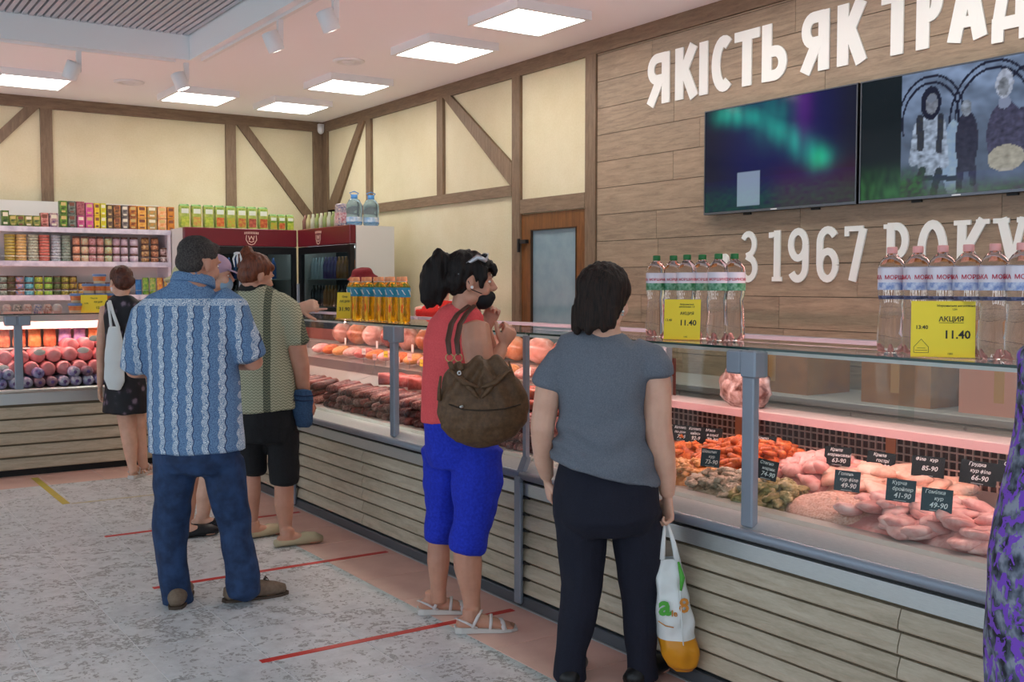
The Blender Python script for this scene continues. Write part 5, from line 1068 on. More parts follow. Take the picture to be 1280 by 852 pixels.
# shopping bag
M_bag = mat('white bag plastic', 'E2E6E4', .35, bump=.3, ns=25); M_bago = mat('orange bag base', 'D8901E', .35, bump=.3, ns=25); M_bgr = mat('green print', '4EA83A', .5); M_bor = mat('orange print', 'C8802A', .5)
kb = k-.03; PB_ = lambda x, y, dv=0: at(x, y, kb+dv); bagloc = PB_(845, 840)
r = thing('shopping_bag', 'white plastic shopping bag with orange base and green lettering hanging from a hand', 'bag', bagloc)
def bagring(px0, px1, py, hd, dv=0):
    c0, c1 = PB_(px0, py, dv), PB_(px1, py, dv); return c0, c1, hd
st = [(821, 850, 697, .022), (819, 857, 725, .045), (819, 864, 760, .055), (821, 870, 795, .060)]
def bagfn(st, wob=1):
    def f(a, t_):
        x = t_*(len(st)-1); i = min(int(x), len(st)-2); u = x-i; q0, q1 = st[i], st[i+1]; px0 = q0[0]+(q1[0]-q0[0])*u; px1 = q0[1]+(q1[1]-q0[1])*u; py = q0[2]+(q1[2]-q0[2])*u; hd = q0[3]+(q1[3]-q0[3])*u
        A = 2*pi*a; cx = (px0+px1)/2+(px1-px0)/2*(abs(cos(A))**.8)*(1 if cos(A) > 0 else -1); p = PB_(cx, py, 0)+VV*(hd*sin(A)*(abs(sin(A))**-.2 if sin(A) else 1)*1.0)
        return p+VV*(.018*noise.noise(p*18)*wob)+RV*(.010*noise.noise(p*15+Vector((5, 0, 0))))
    return f
part('bag_body', MB().grid(bagfn(st), 48, 26, True), M_bag, r, True)
st2 = [(821, 870, 795, .060), (825, 872, 814, .062), (834, 871, 830, .05), (846, 866, 838, .012)]
part('bag_base', MB().grid(bagfn(st2), 48, 20, True), M_bago, r, True)
for dv in (-.026, .026):
    mb = MB()
    for (x0, x1, xe) in ((824, 831, 831), (844, 849, 835)):
        for q in (0,): mb.tube([PB_((x0+x1)/2, 699, dv), PB_((x0+x1)/2*.6+xe*.4, 678, dv*.7), PB_(xe, 655, dv*.1)], [.012, .009, .005], [.003, .003, .003], RV, 8)
    part('bag_handle', mb, M_bag, r, True)
fb = lambda px, py: (lambda a, b_, w_: PB_(px, py, -.064)+RV*a+Z*b_*1.0-VV*(w_))
mb = text_mb('a', .105, fb(831, 768), .002, bold=.03); part('bag_print', mb, M_bgr, r); mb = text_mb('le', .032, fb(843, 770), .002, bold=.02); part('bag_print', mb, M_bor, r)
mb = text_mb('8', .075, fb(855, 765), .002, bold=.02); part('bag_print', mb, M_bor, r); part('bag_print', MB().tube([PB_(823, 776, -.064), PB_(832, 782, -.066), PB_(842, 784, -.066)], .0022, None, None, 6), M_bor, r, True)
part('bag_fold', MB().tube([PB_(848, 702, -.03), PB_(853, 722, -.052), PB_(851, 738, -.055)], [.004, .010, .004], [.002]*3, RV, 8), M_bgr, r, True); part('bag_seam', MB().tube([PB_(850, 738, -.06), PB_(853, 790, -.070), PB_(856, 832, -.04)], .0025, None, None, 6), M_bag, r, True)

# ---- woman in coral top ---------------------------------------------------
k = 4.66
w = person('woman in profile with black ponytail, coral sleeveless top and bright blue cropped trousers', k, (585, 785))
b = MB(); hc = P0(589, 350, 0); HM = headM(84, 4); head(b, hc, HM, 1.02, P0(580, 392, 0), .058)
AX = 40
torso(b, [(578, 396, 0, .07, .05, AX), (572, 420, 0, .12, .08, AX), (570, 470, 0, .11, .09, AX), (575, 520, 0, .12, .10, AX), (577, 560, 0, .12, .10, AX)], k)
limb(b, [P0(594, 407, -.10), P0(596, 430, -.13), P0(600, 455, -.15), P0(606, 474, -.15), P0(613, 462, -.12), P0(622, 444, -.07), P0(628, 434, -.04)], [.062, .066, .062, .050, .045, .034, .026]); hand(b, P0(628, 433, -.04), dirv(80, -62), dirv(-40), 1, (70, 75, 75, 75), .95)
limb(b, [P0(585, 410, .14), P0(600, 450, .20), P0(612, 462, .18), P0(612, 430, .10), P0(608, 412, .05)], [.055, .05, .045, .033, .025]); hand(b, P0(608, 410, .05), dirv(80, -70), dirv(180), -1, (50, 55, 60, 60), .9)
limb(b, [P0(556, 560, .09), P0(551, 640, .10), P0(549, 672, .10), P0(548, 700, .09), P0(548, 735, .09), P0(549, 752, .09)], [.06, .050, .050, .052, .036, .034]); limb(b, [P0(594, 565, -.08), P0(590, 640, -.10), P0(584, 685, -.11), P0(585, 708, -.11), P0(589, 745, -.11), P0(591, 768, -.11)], [.07, .062, .062, .062, .040, .036])
FL = on(541, 766, 2, 0); FR_ = on(589, 789, 2, 0); FD = dirv(80)
foot(b, Vector((FL.x, FL.y, .08)), FD, .98); foot(b, Vector((FR_.x, FR_.y, .08)), FD, 1.0)
me = remesh(b, .005, 2, [SKT], 'body', tuple(w.location)); link('body', me, w); face(w, hc, HM, 1.02)
b = MB(); torso(b, [(580, 384, .01, .07, .06, AX), (577, 393, .01, .115, .085, AX), (573, 408, .01, .150, .105, AX), (569, 430, 0, .155, .125, AX), (566, 460, 0, .140, .128, AX), (567, 490, 0, .150, .135, AX), (569, 512, 0, .160, .142, AX), (570, 524, 0, .163, .145, AX)], k)
limb(b, [P0(585, 396, -.06), P0(590, 402, -.095)], [.055, .06])
dress(w, 'shirt', b, cloth('coral jersey', 'DE5054', 'E85C5E', 160, .12), .008, folds(.006, (6, 6, 8), 5), 3)
b = MB(); torso(b, [(571, 516, 0, .155, .136, AX), (574, 535, 0, .165, .15, AX), (577, 560, 0, .170, .158, AX), (579, 580, 0, .155, .145, AX)], k)
limb(b, [P0(556, 560, .07), P0(556, 600, .09), P0(553, 640, .10), P0(549, 675, .10)], [.105, .100, .082, .062]); limb(b, [P0(597, 562, -.06), P0(597, 600, -.08), P0(592, 640, -.10), P0(584, 688, -.11)], [.118, .112, .094, .076])
dress(w, 'trousers', b, cloth('cobalt cotton', '1226A8', '1C34C0', 90, .15), .009, folds(.012, (6, 6, 9), 8), 3)
# hair, ponytail, band
b = MB(); T = lambda x, y, z: hc+HM @ Vector((x*1.02, y*1.02, z*1.02))
b.ell(T(0, -.022, .045), (.086, .100, .086), HM, 20, 14); b.ell(T(0, -.055, .0), (.080, .066, .075), HM, 20, 14); b.ell(T(0, .052, .062), (.060, .045, .036), HM, 16, 10)
for q in (-1, 1): b.tube([T(q*.055, .045, .055), T(q*.072, .046, .012), T(q*.070, .040, -.03)], [.026, .020, .007], None, None, 8)
for i in range(5): b.tube([T(-.05+.025*i, .080, .07), T(-.05+.025*i, .100, .046), T(-.05+.025*i, .098, .026)], [.016, .013, .006], None, None, 8)
PT = [P0(566, 328, 0), P0(553, 322, 0), P0(544, 338, 0), P0(540, 360, 0), P0(538, 376, 0), P0(536, 384, 0)]
b.tube(PT, [.026, .048, .060, .060, .045, .020], None, VV, 16); b.tube([PT[1], P0(535, 350, .0), P0(530, 368, 0)], [.04, .045, .012], None, VV, 12); b.tube([PT[2], P0(552, 360, -.02), P0(550, 382, -.02)], [.05, .04, .010], None, VV, 12)
dress(w, 'hair', b, M_hblack, .0055, hairfn(.010, 55), 2)
part('hair_band', MB().tube([P0(564, 330, 0), P0(560, 327, 0)], .034, None, VV, 14), M_black, w, True)
b = MB(); b.ell(T(0, .052, -.080), (.060, .052, .044), HM, 20, 14); b.ell(T(0, .072, -.066), (.046, .040, .030), HM, 16, 10); dress(w, 'face_mask', b, mat('black mask cloth', '0C0C0F', .8), .006, None, 3)
for q in (-1,): part('mask_loop', MB().tube([T(q*-.066, .045, -.055), T(q*-.078, .0, -.04), T(q*-.084, -.018, -.005)], .002, None, None, 6), M_black, w, True)
g = MB(); g.tube([T(.085, .052, .085), T(.082, .015, .098), T(.072, -.03, .065), T(.074, -.06, .02)], [.005, .006, .005, .003], [.010, .012, .007, .003], HM.col[0], 8); g.tube([T(.085, .052, .085), T(.04, .06, .115), T(-.04, .06, .115), T(-.085, .052, .085)], .005, None, None, 8); g.tube([T(-.085, .052, .085), T(-.082, .015, .098), T(-.072, -.03, .065)], [.005, .006, .004], None, None, 8)
part('sunglasses', g, mat('sunglass frame', 'B8B8BC', .2, .6), w, True)
part('sunglass_lens', MB().ell(T(.040, .048, .108), (.030, .014, .012), HM), mat('dark lens', '1A1A1E', .1), w, True); part('sunglass_lens', MB().ell(T(-.040, .048, .108), (.030, .014, .012), HM), mat('dark lens', '1A1A1E', .1), w, True)
part('earphone', MB().ell(T(.087, .0, -.03), .007, HM, 10, 8), M_white, w, True)
# sandals
M_sand = mat('silver-white sandal', 'D8D0CE', .35, .1); M_sole = mat('white sole', 'D0CAC4', .5)
def sandal(root, a, d, s=1.0, straps=True, m=M_sand):
    d = d.normalized(); sd = d.cross(Z); a = Vector((a.x, a.y, 0)); r = None
    sole = MB(); O = [(-.070, .026), (-.045, .034), (0, .034), (.06, .040), (.12, .050), (.165, .046), (.195, .028)]
    L = [(u*s, v*s) for u, v in O]+[(u*s, -v*s) for u, v in reversed(O)]; hz = lambda u: .026-.014*max(0, min(1, (u+.02)/.16))
    sole.prism(L, lambda u, v, q: a+d*u+sd*v+Z*((.002) if q == 0 else hz(u)+.002)); o = part('sandal', sole, M_sole, root)
    def strap(n_, P, w_=.009): st = part(n_, MB().tube([a+d*(u*s)+sd*(v*s)+Z*z_ for u, v, z_ in P], w_, .0022, d, 8), m, o, True); st.location = (0, 0, 0)
    for n_, P, w_ in (('toe_strap', [(.135, .050, .016), (.130, .03, .042), (.125, 0, .050), (.130, -.03, .042), (.135, -.050, .016)], .011), ('instep_strap', [(.075, .044, .02), (.08, .035, .055), (.085, 0, .072), (.08, -.035, .055), (.075, -.044, .02)], .007), ('heel_strap', [(.02, .040, .026), (-.03, .040, .055), (-.068, 0, .062), (-.03, -.040, .055), (.02, -.040, .026)], .006), ('ankle_strap', [(.0, .042, .03), (.02, .045, .075), (.045, 0, .092), (.02, -.045, .075), (0, -.042, .03)], .007)):
        mb = MB().tube([a+d*(u*s)+sd*(v*s)+Z*z_ for u, v, z_ in P], w_, .0024, d, 8); me = mb.mesh(n_, m, True, tuple(root.location)); link(n_, me, o)
sandal(w, FL, FD, 1.0); sandal(w, FR_, FD, 1.02)
# brown handbag
M_hb = mat('brown bag fabric', '523A24', .6, col2='654A30', ns=60, bump=.4); M_strap = mat('bag strap leather', '4E3226', .5)
kb = k-.30; bc = PB_(603, 500)
r = thing('handbag', 'large slouchy brown handbag with gathered pleats hanging from the shoulder', 'bag', bc)
b = MB(); b.tube([PB_(596, 450), PB_(598, 462), PB_(601, 485), PB_(604, 510), PB_(605, 530), PB_(607, 548), PB_(608, 557)], [.085, .135, .175, .190, .180, .125, .05], [.045, .065, .085, .090, .085, .06, .03], RV, 36, .3)
def bagf(p, n):
    q = p-PB_(603, 500); z = q.z; up_ = max(0, min(1, (z+.02)/.14)); x = q.dot(RV); return .012*sin(x*75+z*55*(1 if x > 0 else -1))*up_+.006*noise.noise(p*22)
me = remesh(b, .0075, 2, [M_hb], 'bag_body', tuple(r.location), bagf); link('bag_body', me, r)
for i, s0 in enumerate((-1, 1)):
    for j in range(2): part('pleat', MB().tube([PB_(600+s0*38-s0*j*12, 462+j*6, -.075), PB_(600+s0*20-s0*j*10, 478+j*10, -.092), PB_(600+s0*2, 484+j*13, -.096)], [.006, .012, .005], None, None, 8), M_hb, r, True)
part('zip_seam', MB().tube([PB_(561, 505, -.06), PB_(580, 512, -.085), PB_(605, 513, -.096), PB_(630, 511, -.085), PB_(651, 505, -.05)], .003, None, None, 6), mat('bag seam', '30200F', .6), r, True)
part('zip_pull', MB().ell(PB_(577, 508, -.09), (.010, .004, .006)), M_steel, r, True)
top = P0(592, 385, -.09)
for (x0, dx) in ((560, 0), (571, 6)):
    rg = MB(); c = PB_(x0+2, 447, -.05)
    rg.tube([c+RV*(.016*cos(t_*pi/6))+Z*(.016*sin(t_*pi/6)) for t_ in range(13)], .0028, None, VV, 6); part('ring', rg, mat('brass ring', 'B89A6A', .3, .8), r, True)
    part('strap', MB().tube([PB_(x0+2, 443, -.05), PB_(x0, 425, -.02), PB_(x0+4, 405, .03), PB_(x0+12, 392, .14), top+RV*(-.02+dx*.004)+Z*.012], [.010, .012, .012, .012, .011], [.004]*5, RV, 10), M_strap, r, True)
    part('strap_tab', MB().tube([PB_(x0+2, 452, -.05), PB_(x0+6, 462, -.06)], [.010, .012], [.004, .004], RV, 8), M_hb, r, True)
part('grommet', MB().tube([PB_(574+2*cos(t_*pi/5), 466+2.2*sin(t_*pi/5), -.095) for t_ in range(11)], .003, None, None, 6), M_steel, r, True)
part('tassel_cord', MB().tube([PB_(551, 470, -.03), PB_(549, 485, -.03), PB_(549, 500, -.03)], [.005, .007, .010], None, None, 8), M_hb, r, True); part('tassel_cord', MB().tube([PB_(636, 452, -.04), PB_(645, 480, -.04), PB_(650, 500, -.04)], [.005, .006, .006], None, None, 8), M_hb, r, True)

# ---- man in blue patterned shirt -----------------------------------------
def shirt_pattern():
    m = bpy.data.materials.new('blue striped paisley shirt'); m.use_nodes = True; t = NT(m); c = t.new('ShaderNodeTexCoord')
    rt = t.new('ShaderNodeVectorRotate', rotation_type='Z_AXIS'); t.link(c.outputs['Object'], rt.inputs['Vector']); rt.inputs['Angle'].default_value = YAW
    sp = t.new('ShaderNodeSeparateXYZ'); t.link(rt.outputs[0], sp.inputs[0]); v = rt.outputs[0]
    wob = t.math('MULTIPLY', t.math('SINE', t.math('MULTIPLY', sp.outputs[2], 110)), .0035)
    x = t.math('FRACT', t.math('DIVIDE', t.math('ADD', t.math('ADD', sp.outputs[0], wob), 2.0), .068))
    band = t.math('MULTIPLY', t.math('GREATER_THAN', x, .32), t.math('LESS_THAN', x, .70)); edge = t.math('MULTIPLY', t.math('GREATER_THAN', x, .70), t.math('LESS_THAN', x, .76)); z_ = sp.outputs[2]; yk = t.math('GREATER_THAN', z_, 1.400); yb_ = t.math('MULTIPLY', yk, t.math('LESS_THAN', z_, 1.432)); band = t.math('MAXIMUM', t.math('MULTIPLY', band, t.math('SUBTRACT', 1, yk)), yb_); edge = t.math('MULTIPLY', edge, t.math('SUBTRACT', 1, yk))
    cell = t.vor(v, 110, 'F1'); lace = t.math('GREATER_THAN', t.math('SINE', t.math('MULTIPLY', cell, 16)), -.1); fine = t.vor(v, 260, 'F1')
    base = t.mix(t.math('GREATER_THAN', fine, .42), lin('38567E'), lin('6C8CB0')); bl = t.mix(lace, lin('5A7CA2'), lin('D6DEE4'))
    col = t.mix(band, base, bl); col = t.mix(edge, col, lin('24365C')); t.link(col, t.b.inputs['Base Color']); t.b.inputs['Roughness'].default_value = .85; t.bump(fine, .1, .001); return m
k = 4.95
w = person('stocky man seen from behind in a blue patterned short-sleeved shirt, jeans and brown moccasins', k, (265, 758))
b = MB(); hc = P0(249, 328, 0); HM = headM(34, 12); head(b, hc, HM, 1.04, P0(243, 368, .0), .068)
torso(b, [(243, 366, 0, .09, .07, 8), (240, 400, 0, .16, .08, 8), (240, 450, 0, .15, .10, 8), (243, 520, 0, .15, .10, 8), (246, 560, 0, .13, .09, 8)], k)
limb(b, [P0(182, 392, 0), P0(172, 430, .0), P0(170, 462, .04), P0(182, 462, .16), P0(200, 450, .26)], [.05, .05, .048, .042, .032]); hand(b, P0(202, 449, .27), dirv(30, -20), dirv(100), 1, (45, 50, 50, 55), 1.05)
limb(b, [P0(290, 385, 0), P0(306, 425, .0), P0(316, 452, .04), P0(302, 452, .16), P0(282, 446, .25)], [.05, .05, .048, .042, .032]); hand(b, P0(280, 445, .26), dirv(-30, -20), dirv(-100), -1, (45, 50, 50, 55), 1.05)
limb(b, [P0(218, 570, 0), P0(215, 650, .01), P0(222, 742, 0)], [.05, .04, .034]); limb(b, [P0(276, 570, 0), P0(291, 650, .02), P0(305, 735, -.02)], [.05, .04, .034])
for (fx, fy, ph) in ((222, 757, -8), (296, 750, 62)): q = on(fx, fy, 2, 0)+dirv(ph)*.035; foot(b, Vector((q.x, q.y, .08)), dirv(ph), .84)
me = remesh(b, .0055, 3, [SKT], 'body', tuple(w.location)); link('body', me, w); face(w, hc, HM, 1.04)
b = MB(); torso(b, [(240, 350, 0, .085, .08, 8), (239, 362, .0, .11, .095, 8), (236, 373, 0, .165, .110, 8), (234, 388, 0, .215, .13, 8), (236, 420, 0, .222, .145, 8), (240, 460, 0, .214, .155, 8), (243, 500, 0, .218, .165, 8), (245, 540, 0, .224, .165, 8), (246, 562, 0, .228, .165, 8)], k)
limb(b, [P0(205, 382, 0), P0(184, 398, 0), P0(173, 430, .0), P0(168, 462, .02)], [.085, .088, .078, .072]); limb(b, [P0(270, 376, 0), P0(290, 390, 0), P0(305, 424, .0), P0(312, 446, .02)], [.085, .090, .082, .076])
M_shirt = shirt_pattern(); dress(w, 'shirt', b, M_shirt, .0095, folds(.012, (5, 5, 4), 4), 3)
b = MB(); b.tube([P0(241, 356, 0), P0(243, 344, .01)], [.106, .096], [.100, .092], dirv(98), 24, .05); dress(w, 'collar', b, M_shirt, .007, None, 1)
b = MB(); torso(b, [(246, 552, 0, .205, .145, 8), (247, 575, 0, .210, .15, 8), (247, 590, 0, .18, .13, 8)], k)
limb(b, [P0(219, 575, 0), P0(217, 610, 0), P0(214, 650, .01), P0(214, 700, -.01), P0(220, 735, 0), P0(223, 753, .01)], [.102, .096, .084, .074, .068, .072]); limb(b, [P0(278, 575, 0), P0(284, 610, 0), P0(292, 650, .02), P0(300, 700, 0), P0(304, 722, -.01), P0(306, 742, -.02)], [.102, .094, .084, .074, .082, .070])
def jeans():
    return mat('denim', '182B4A', .8, col2='253F66', ns=18, bump=.2)
dress(w, 'jeans', b, jeans(), .0095, folds(.013, (6, 6, 7), 2), 3)
b = MB(); T = lambda x, y, z: hc+HM @ Vector((x*1.04, y*1.04, z*1.04)); b.ell(T(0, -.018, .040), (.082, .099, .081), HM, 22, 16); b.ell(T(0, -.052, -.006), (.074, .060, .064), HM, 18, 12); b.ell(T(0, .045, .075), (.056, .045, .032), HM)
dress(w, 'hair', b, M_hgrey, .006, lambda p, n: .0025*noise.noise(p*60), 3)
M_moc = mat('brown moccasin suede', '6E5C4C', .75, col2='7E6C5A', ns=60); M_msole = mat('moccasin sole', '4A3C30', .7)
for (fx, fy, ph) in ((222, 757, -8), (296, 750, 62)):
    d = dirv(ph); a = on(fx, fy, 2, 0)+d*.03; s_ = d.cross(Z); o = part('shoe', MB().tube([a-d*.080+Z*.036, a-d*.05+Z*.044, a+d*.02+Z*.044, a+d*.09+Z*.042, a+d*.155+Z*.036, a+d*.20+Z*.028], [.032, .042, .044, .050, .048, .030], [.034, .042, .042, .040, .032, .022], s_, 18), M_moc, w, True)
    me = MB().prism([(u, v) for u, v in [(-.10, .0), (-.09, .030), (-.05, .040), (.03, .042), (.10, .050), (.17, .046), (.215, .022), (.222, 0), (.215, -.022), (.17, -.046), (.10, -.050), (.03, -.042), (-.05, -.040), (-.09, -.030)]], lambda u, v, q: a+d*u+s_*v+Z*(.001 if q == 0 else .013)).mesh('sole', M_msole, False, tuple(w.location)); link('sole', me, o)
    mb = MB()
    for q in (-1, 1): c = a+d*.10+Z*.085; mb.tube([c, c+s_*q*.014+d*.012+Z*.010, c+s_*q*.022+d*.02-Z*.004, c+s_*q*.010+d*.004, c], .0028, None, None, 6)
    link('lace', mb.mesh('lace', M_msole, True, tuple(w.location)), o)

# ---- woman in green patterned shirt ---------------------------------------
def zig_pattern():
    m = bpy.data.materials.new('green zigzag shirt'); m.use_nodes = True; t = NT(m); c = t.new('ShaderNodeTexCoord'); rt = t.new('ShaderNodeVectorRotate', rotation_type='Z_AXIS'); t.link(c.outputs['Object'], rt.inputs['Vector']); rt.inputs['Angle'].default_value = YAW
    sp = t.new('ShaderNodeSeparateXYZ'); t.link(rt.outputs[0], sp.inputs[0])
    zig = t.math('MULTIPLY', t.math('PINGPONG', t.math('ADD', sp.outputs[0], 2), .012), .9); s_ = t.math('FRACT', t.math('DIVIDE', t.math('ADD', sp.outputs[2], zig), .016)); ln_ = t.math('LESS_THAN', s_, .45)
    x = t.math('ADD', sp.outputs[0], 2.0); dk = t.math('FRACT', t.math('DIVIDE', x, .20)); band = t.math('MULTIPLY', t.math('GREATER_THAN', dk, .80), 1.0)
    base = t.mix(ln_, lin('B4B296'), lin('83836A')); hue = t.mix(t.math('PINGPONG', x, .2), base, lin('8E9478')); dark = t.mix(ln_, lin('74785F'), lin('3E4238'))
    t.link(t.mix(band, base, dark), t.b.inputs['Base Color']); t.b.inputs['Roughness'].default_value = .8; return m
k = 6.06
w = person('woman with claw-clipped red hair in a green zigzag shirt and black cropped trousers', k, (345, 684))
b = MB(); hc = P0(321, 343, 0); HM = headM(48, 18); head(b, hc, HM, 1.0, P0(318, 372, .0), .060)
torso(b, [(320, 368, 0, .09, .07, 15), (322, 400, 0, .17, .11, 15), (325, 450, 0, .14, .10, 15), (330, 520, 0, .13, .09, 15)], k)
limb(b, [P0(360, 384, -.02), P0(368, 420, -.03), P0(376, 458, -.03), P0(378, 480, .0), P0(382, 498, .04)], [.062, .060, .050, .042, .030]); hand(b, P0(383, 499, .04), dirv(60, 70), dirv(-60), 1, (55, 60, 60, 60), 1.0)
limb(b, [P0(284, 386, .02), P0(276, 430, .03), P0(276, 460, .06), P0(290, 470, .18)], [.060, .055, .048, .035]); hand(b, P0(291, 470, .19), dirv(60), dirv(100), -1, (50, 50, 50, 50), 1.0)
limb(b, [P0(352, 545, 0), P0(355, 600, 0), P0(355, 630, -.01), P0(357, 660, 0), P0(358, 674, 0)], [.06, .055, .056, .036, .034]); limb(b, [P0(316, 545, .02), P0(316, 590, .03), P0(315, 615, .03), P0(315, 650, .04)], [.05, .045, .050, .034])
fa = on(360, 682, 2, 0); fb_ = on(317, 672, 2, 0); foot(b, Vector((fa.x, fa.y, .08)), dirv(62), .98); foot(b, Vector((fb_.x, fb_.y, .08)), dirv(50), .98)
me = remesh(b, .006, 2, [SKT], 'body', tuple(w.location)); link('body', me, w); face(w, hc, HM)
b = MB(); torso(b, [(319, 357, 0, .075, .065, 15), (320, 367, 0, .15, .09, 15), (321, 382, 0, .185, .12, 15), (323, 420, 0, .190, .14, 15), (327, 460, 0, .192, .155, 15), (331, 500, 0, .192, .16, 15), (332, 512, 0, .194, .16, 15)], k)
limb(b, [P0(345, 378, -.01), P0(360, 388, -.02), P0(368, 412, -.03), P0(374, 430, -.03)], [.075, .080, .074, .070]); limb(b, [P0(298, 380, 0), P0(284, 392, .02), P0(277, 430, .03)], [.075, .078, .07])
M_zig = zig_pattern(); dress(w, 'shirt', b, M_zig, .010, folds(.012, (5, 5, 4), 9), 3)
b = MB(); b.tube([P0(318, 364, 0), P0(318, 355, 0)], [.100, .078], [.085, .072], dirv(105), 22, .05); dress(w, 'collar', b, mat('black collar', '121212', .8), .007, None, 1)
b = MB(); torso(b, [(331, 504, 0, .175, .145, 15), (333, 530, 0, .18, .15, 15), (333, 550, 0, .16, .13, 15)], k); limb(b, [P0(352, 540, 0), P0(355, 575, 0), P0(356, 603, 0)], [.098, .088, .080]); limb(b, [P0(316, 540, .02), P0(316, 570, .03), P0(316, 590, .03)], [.095, .078, .068])
dress(w, 'cropped_trousers', b, cloth('black cotton', '101012', '18181B', 90, .2), .010, folds(.010, (6, 6, 6), 6), 2)
b = MB(); T = lambda x, y, z: hc+HM @ Vector((x, y, z)); b.ell(T(0, -.018, .036), (.082, .099, .086), HM, 20, 14); b.ell(T(0, -.050, -.01), (.074, .060, .066), HM, 18, 12); b.ell(T(-.02, -.085, .100), (.034, .034, .045), HM); b.ell(T(0, .04, .06), (.060, .05, .035), HM)
b.tube([T(-.02, -.09, .13), T(-.02, -.115, .07), T(-.02, -.112, .01)], [.020, .024, .010], None, None, 8); dress(w, 'hair', b, M_hred, .0065, hairfn(.005, 55), 2)
mb = MB(); c = T(-.020, -.128, .050)
for q in (-1, 0, 1): mb.tube([c+Z*.03+RV*(q*.012), c+RV*(q*.022)-VV*.012, c-Z*.045+RV*(q*.018)], [.005, .006, .003], None, None, 8)
mb.ell(c+Z*.03, (.024, .008, .010)); tagit(part('hair_claw', mb, mat('white claw', 'E4E2E0', .3), w, True), 'white claw clip')
M_clog = mat('cream clog', 'B8A888', .6)
def clog(root, a, d, m, s=1.0):
    sd = d.cross(Z); part('clog', MB().tube([a-d*.075*s+Z*.022, a-d*.04*s+Z*.024, a+d*.03*s+Z*.026, a+d*.10*s+Z*.036, a+d*.16*s+Z*.032, a+d*.20*s+Z*.022], [.036*s, .040*s, .040*s, .050*s, .048*s, .030*s], [.021, .023, .024, .036, .032, .018], sd, 18), m, root, True)
clog(w, fa, dirv(62), M_clog); clog(w, fb_, dirv(50), M_clog)
r = thing('purse', 'soft blue fabric purse held low by the woman in the green shirt', 'bag', P0(378, 512, -.02))
b = MB(); b.tube([P0(379, 487, -.04), P0(379, 498, -.04), P0(379, 514, -.04), P0(380, 530, -.03), P0(380, 534, -.03)], [.050, .058, .058, .050, .03], [.018, .026, .032, .026, .015], RV, 22, .1)
me = remesh(b, .007, 1, [cloth('blue purse cloth', '2A4260', '365474', 120, .2)], 'purse_body', tuple(r.location), folds(.006, (16, 16, 20))); link('purse_body', me, r)
for y in (494, 500): part('purse_band', MB().tube([P0(367, y, -.066), P0(379, y+1, -.072), P0(391, y, -.064)], .0035, None, None, 6), mat('dark blue band', '16284A', .7), r, True)

# ---- person in cap, pointing ----------------------------------------------
k = 6.50
w = person('person in lilac cap and blue mask pointing right, mostly hidden by the blue-shirted man', k, (262, 662))
b = MB(); hc = P0(270, 342, 0); HM = headM(78, 8); head(b, hc, HM, 1.0, P0(266, 372, 0), .056)
torso(b, [(266, 374, 0, .10, .07, 60), (264, 400, 0, .15, .11, 60), (262, 450, 0, .13, .10, 60), (262, 520, 0, .12, .10, 60)], k)
limb(b, [P0(284, 390, -.02), P0(315, 412, .0), P0(345, 404, .02), P0(366, 388, .03), P0(372, 385, .03)], [.055, .050, .044, .034, .028]); hand(b, P0(373, 384, .03), dirv(92, -8), Z*-.5+VV*.9, -1, (3, 62, 68, 72), 1.12, 30)
limb(b, [P0(262, 390, .14), P0(258, 430, .18), P0(270, 450, .2)], [.05, .045, .035]); hand(b, P0(271, 450, .2), dirv(90), Z*-1, 1, (40, 40, 40, 40))
limb(b, [P0(268, 545, -.02), P0(262, 590, -.04), P0(256, 620, -.05), P0(254, 645, -.05)], [.08, .056, .054, .036]); limb(b, [P0(244, 545, .04), P0(238, 600, .06), P0(234, 655, .06)], [.08, .055, .035])
fa = on(252, 661, 2, 0); fb_ = on(231, 672, 2, 0); foot(b, Vector((fa.x, fa.y, .07)), dirv(75), .95); foot(b, Vector((fb_.x, fb_.y, .07)), dirv(60), .95)
me = remesh(b, .006, 2, [SK], 'body', tuple(w.location)); link('body', me, w); face(w, hc, HM, 1.0, False)
b = MB(); torso(b, [(266, 368, 0, .12, .08, 60), (264, 390, 0, .165, .12, 60), (262, 450, 0, .165, .135, 60), (262, 520, 0, .17, .15, 60)], k); limb(b, [P0(280, 386, 0), P0(290, 396, 0)], [.065, .065]); dress(w, 'shirt', b, cloth('pale grey shirt', 'A8A4A0', 'B4B0AC', 80, .1), .011, folds(.008), 2)
b = MB(); torso(b, [(262, 512, 0, .155, .135, 60), (260, 550, 0, .16, .14, 60)], k); limb(b, [P0(268, 545, -.02), P0(263, 586, -.04)], [.09, .08]); limb(b, [P0(246, 545, .04), P0(240, 586, .06)], [.09, .08]); dress(w, 'shorts', b, cloth('dark shorts', '22242C', '2C2E38', 90, .1), .011, None, 2)
T = lambda x, y, z: hc+HM @ Vector((x, y, z)); b = MB(); b.ell(T(0, -.015, .045), (.086, .102, .078), HM, 20, 14); dress(w, 'cap', b, mat('lilac cap', 'B49AB4', .8), .007, None, 2)
part('cap_brim', MB().tube([T(0, .07, .035), T(0, .11, .026), T(0, .155, .010), T(0, .165, .006)], [.072, .074, .055, .03], [.005]*4, HM.col[0], 16), mat('lilac cap', 'B49AB4', .8), w, True)
b = MB(); b.ell(T(0, .055, -.055), (.058, .055, .052), HM, 20, 14); dress(w, 'face_mask', b, mat('blue mask', '8FB0CC', .7), .007, None, 2)
M_clogd = mat('dark clog', '16181C', .5); clog(w, fa, dirv(75), M_clogd, .98); clog(w, fb_, dirv(60), M_clogd, .98)

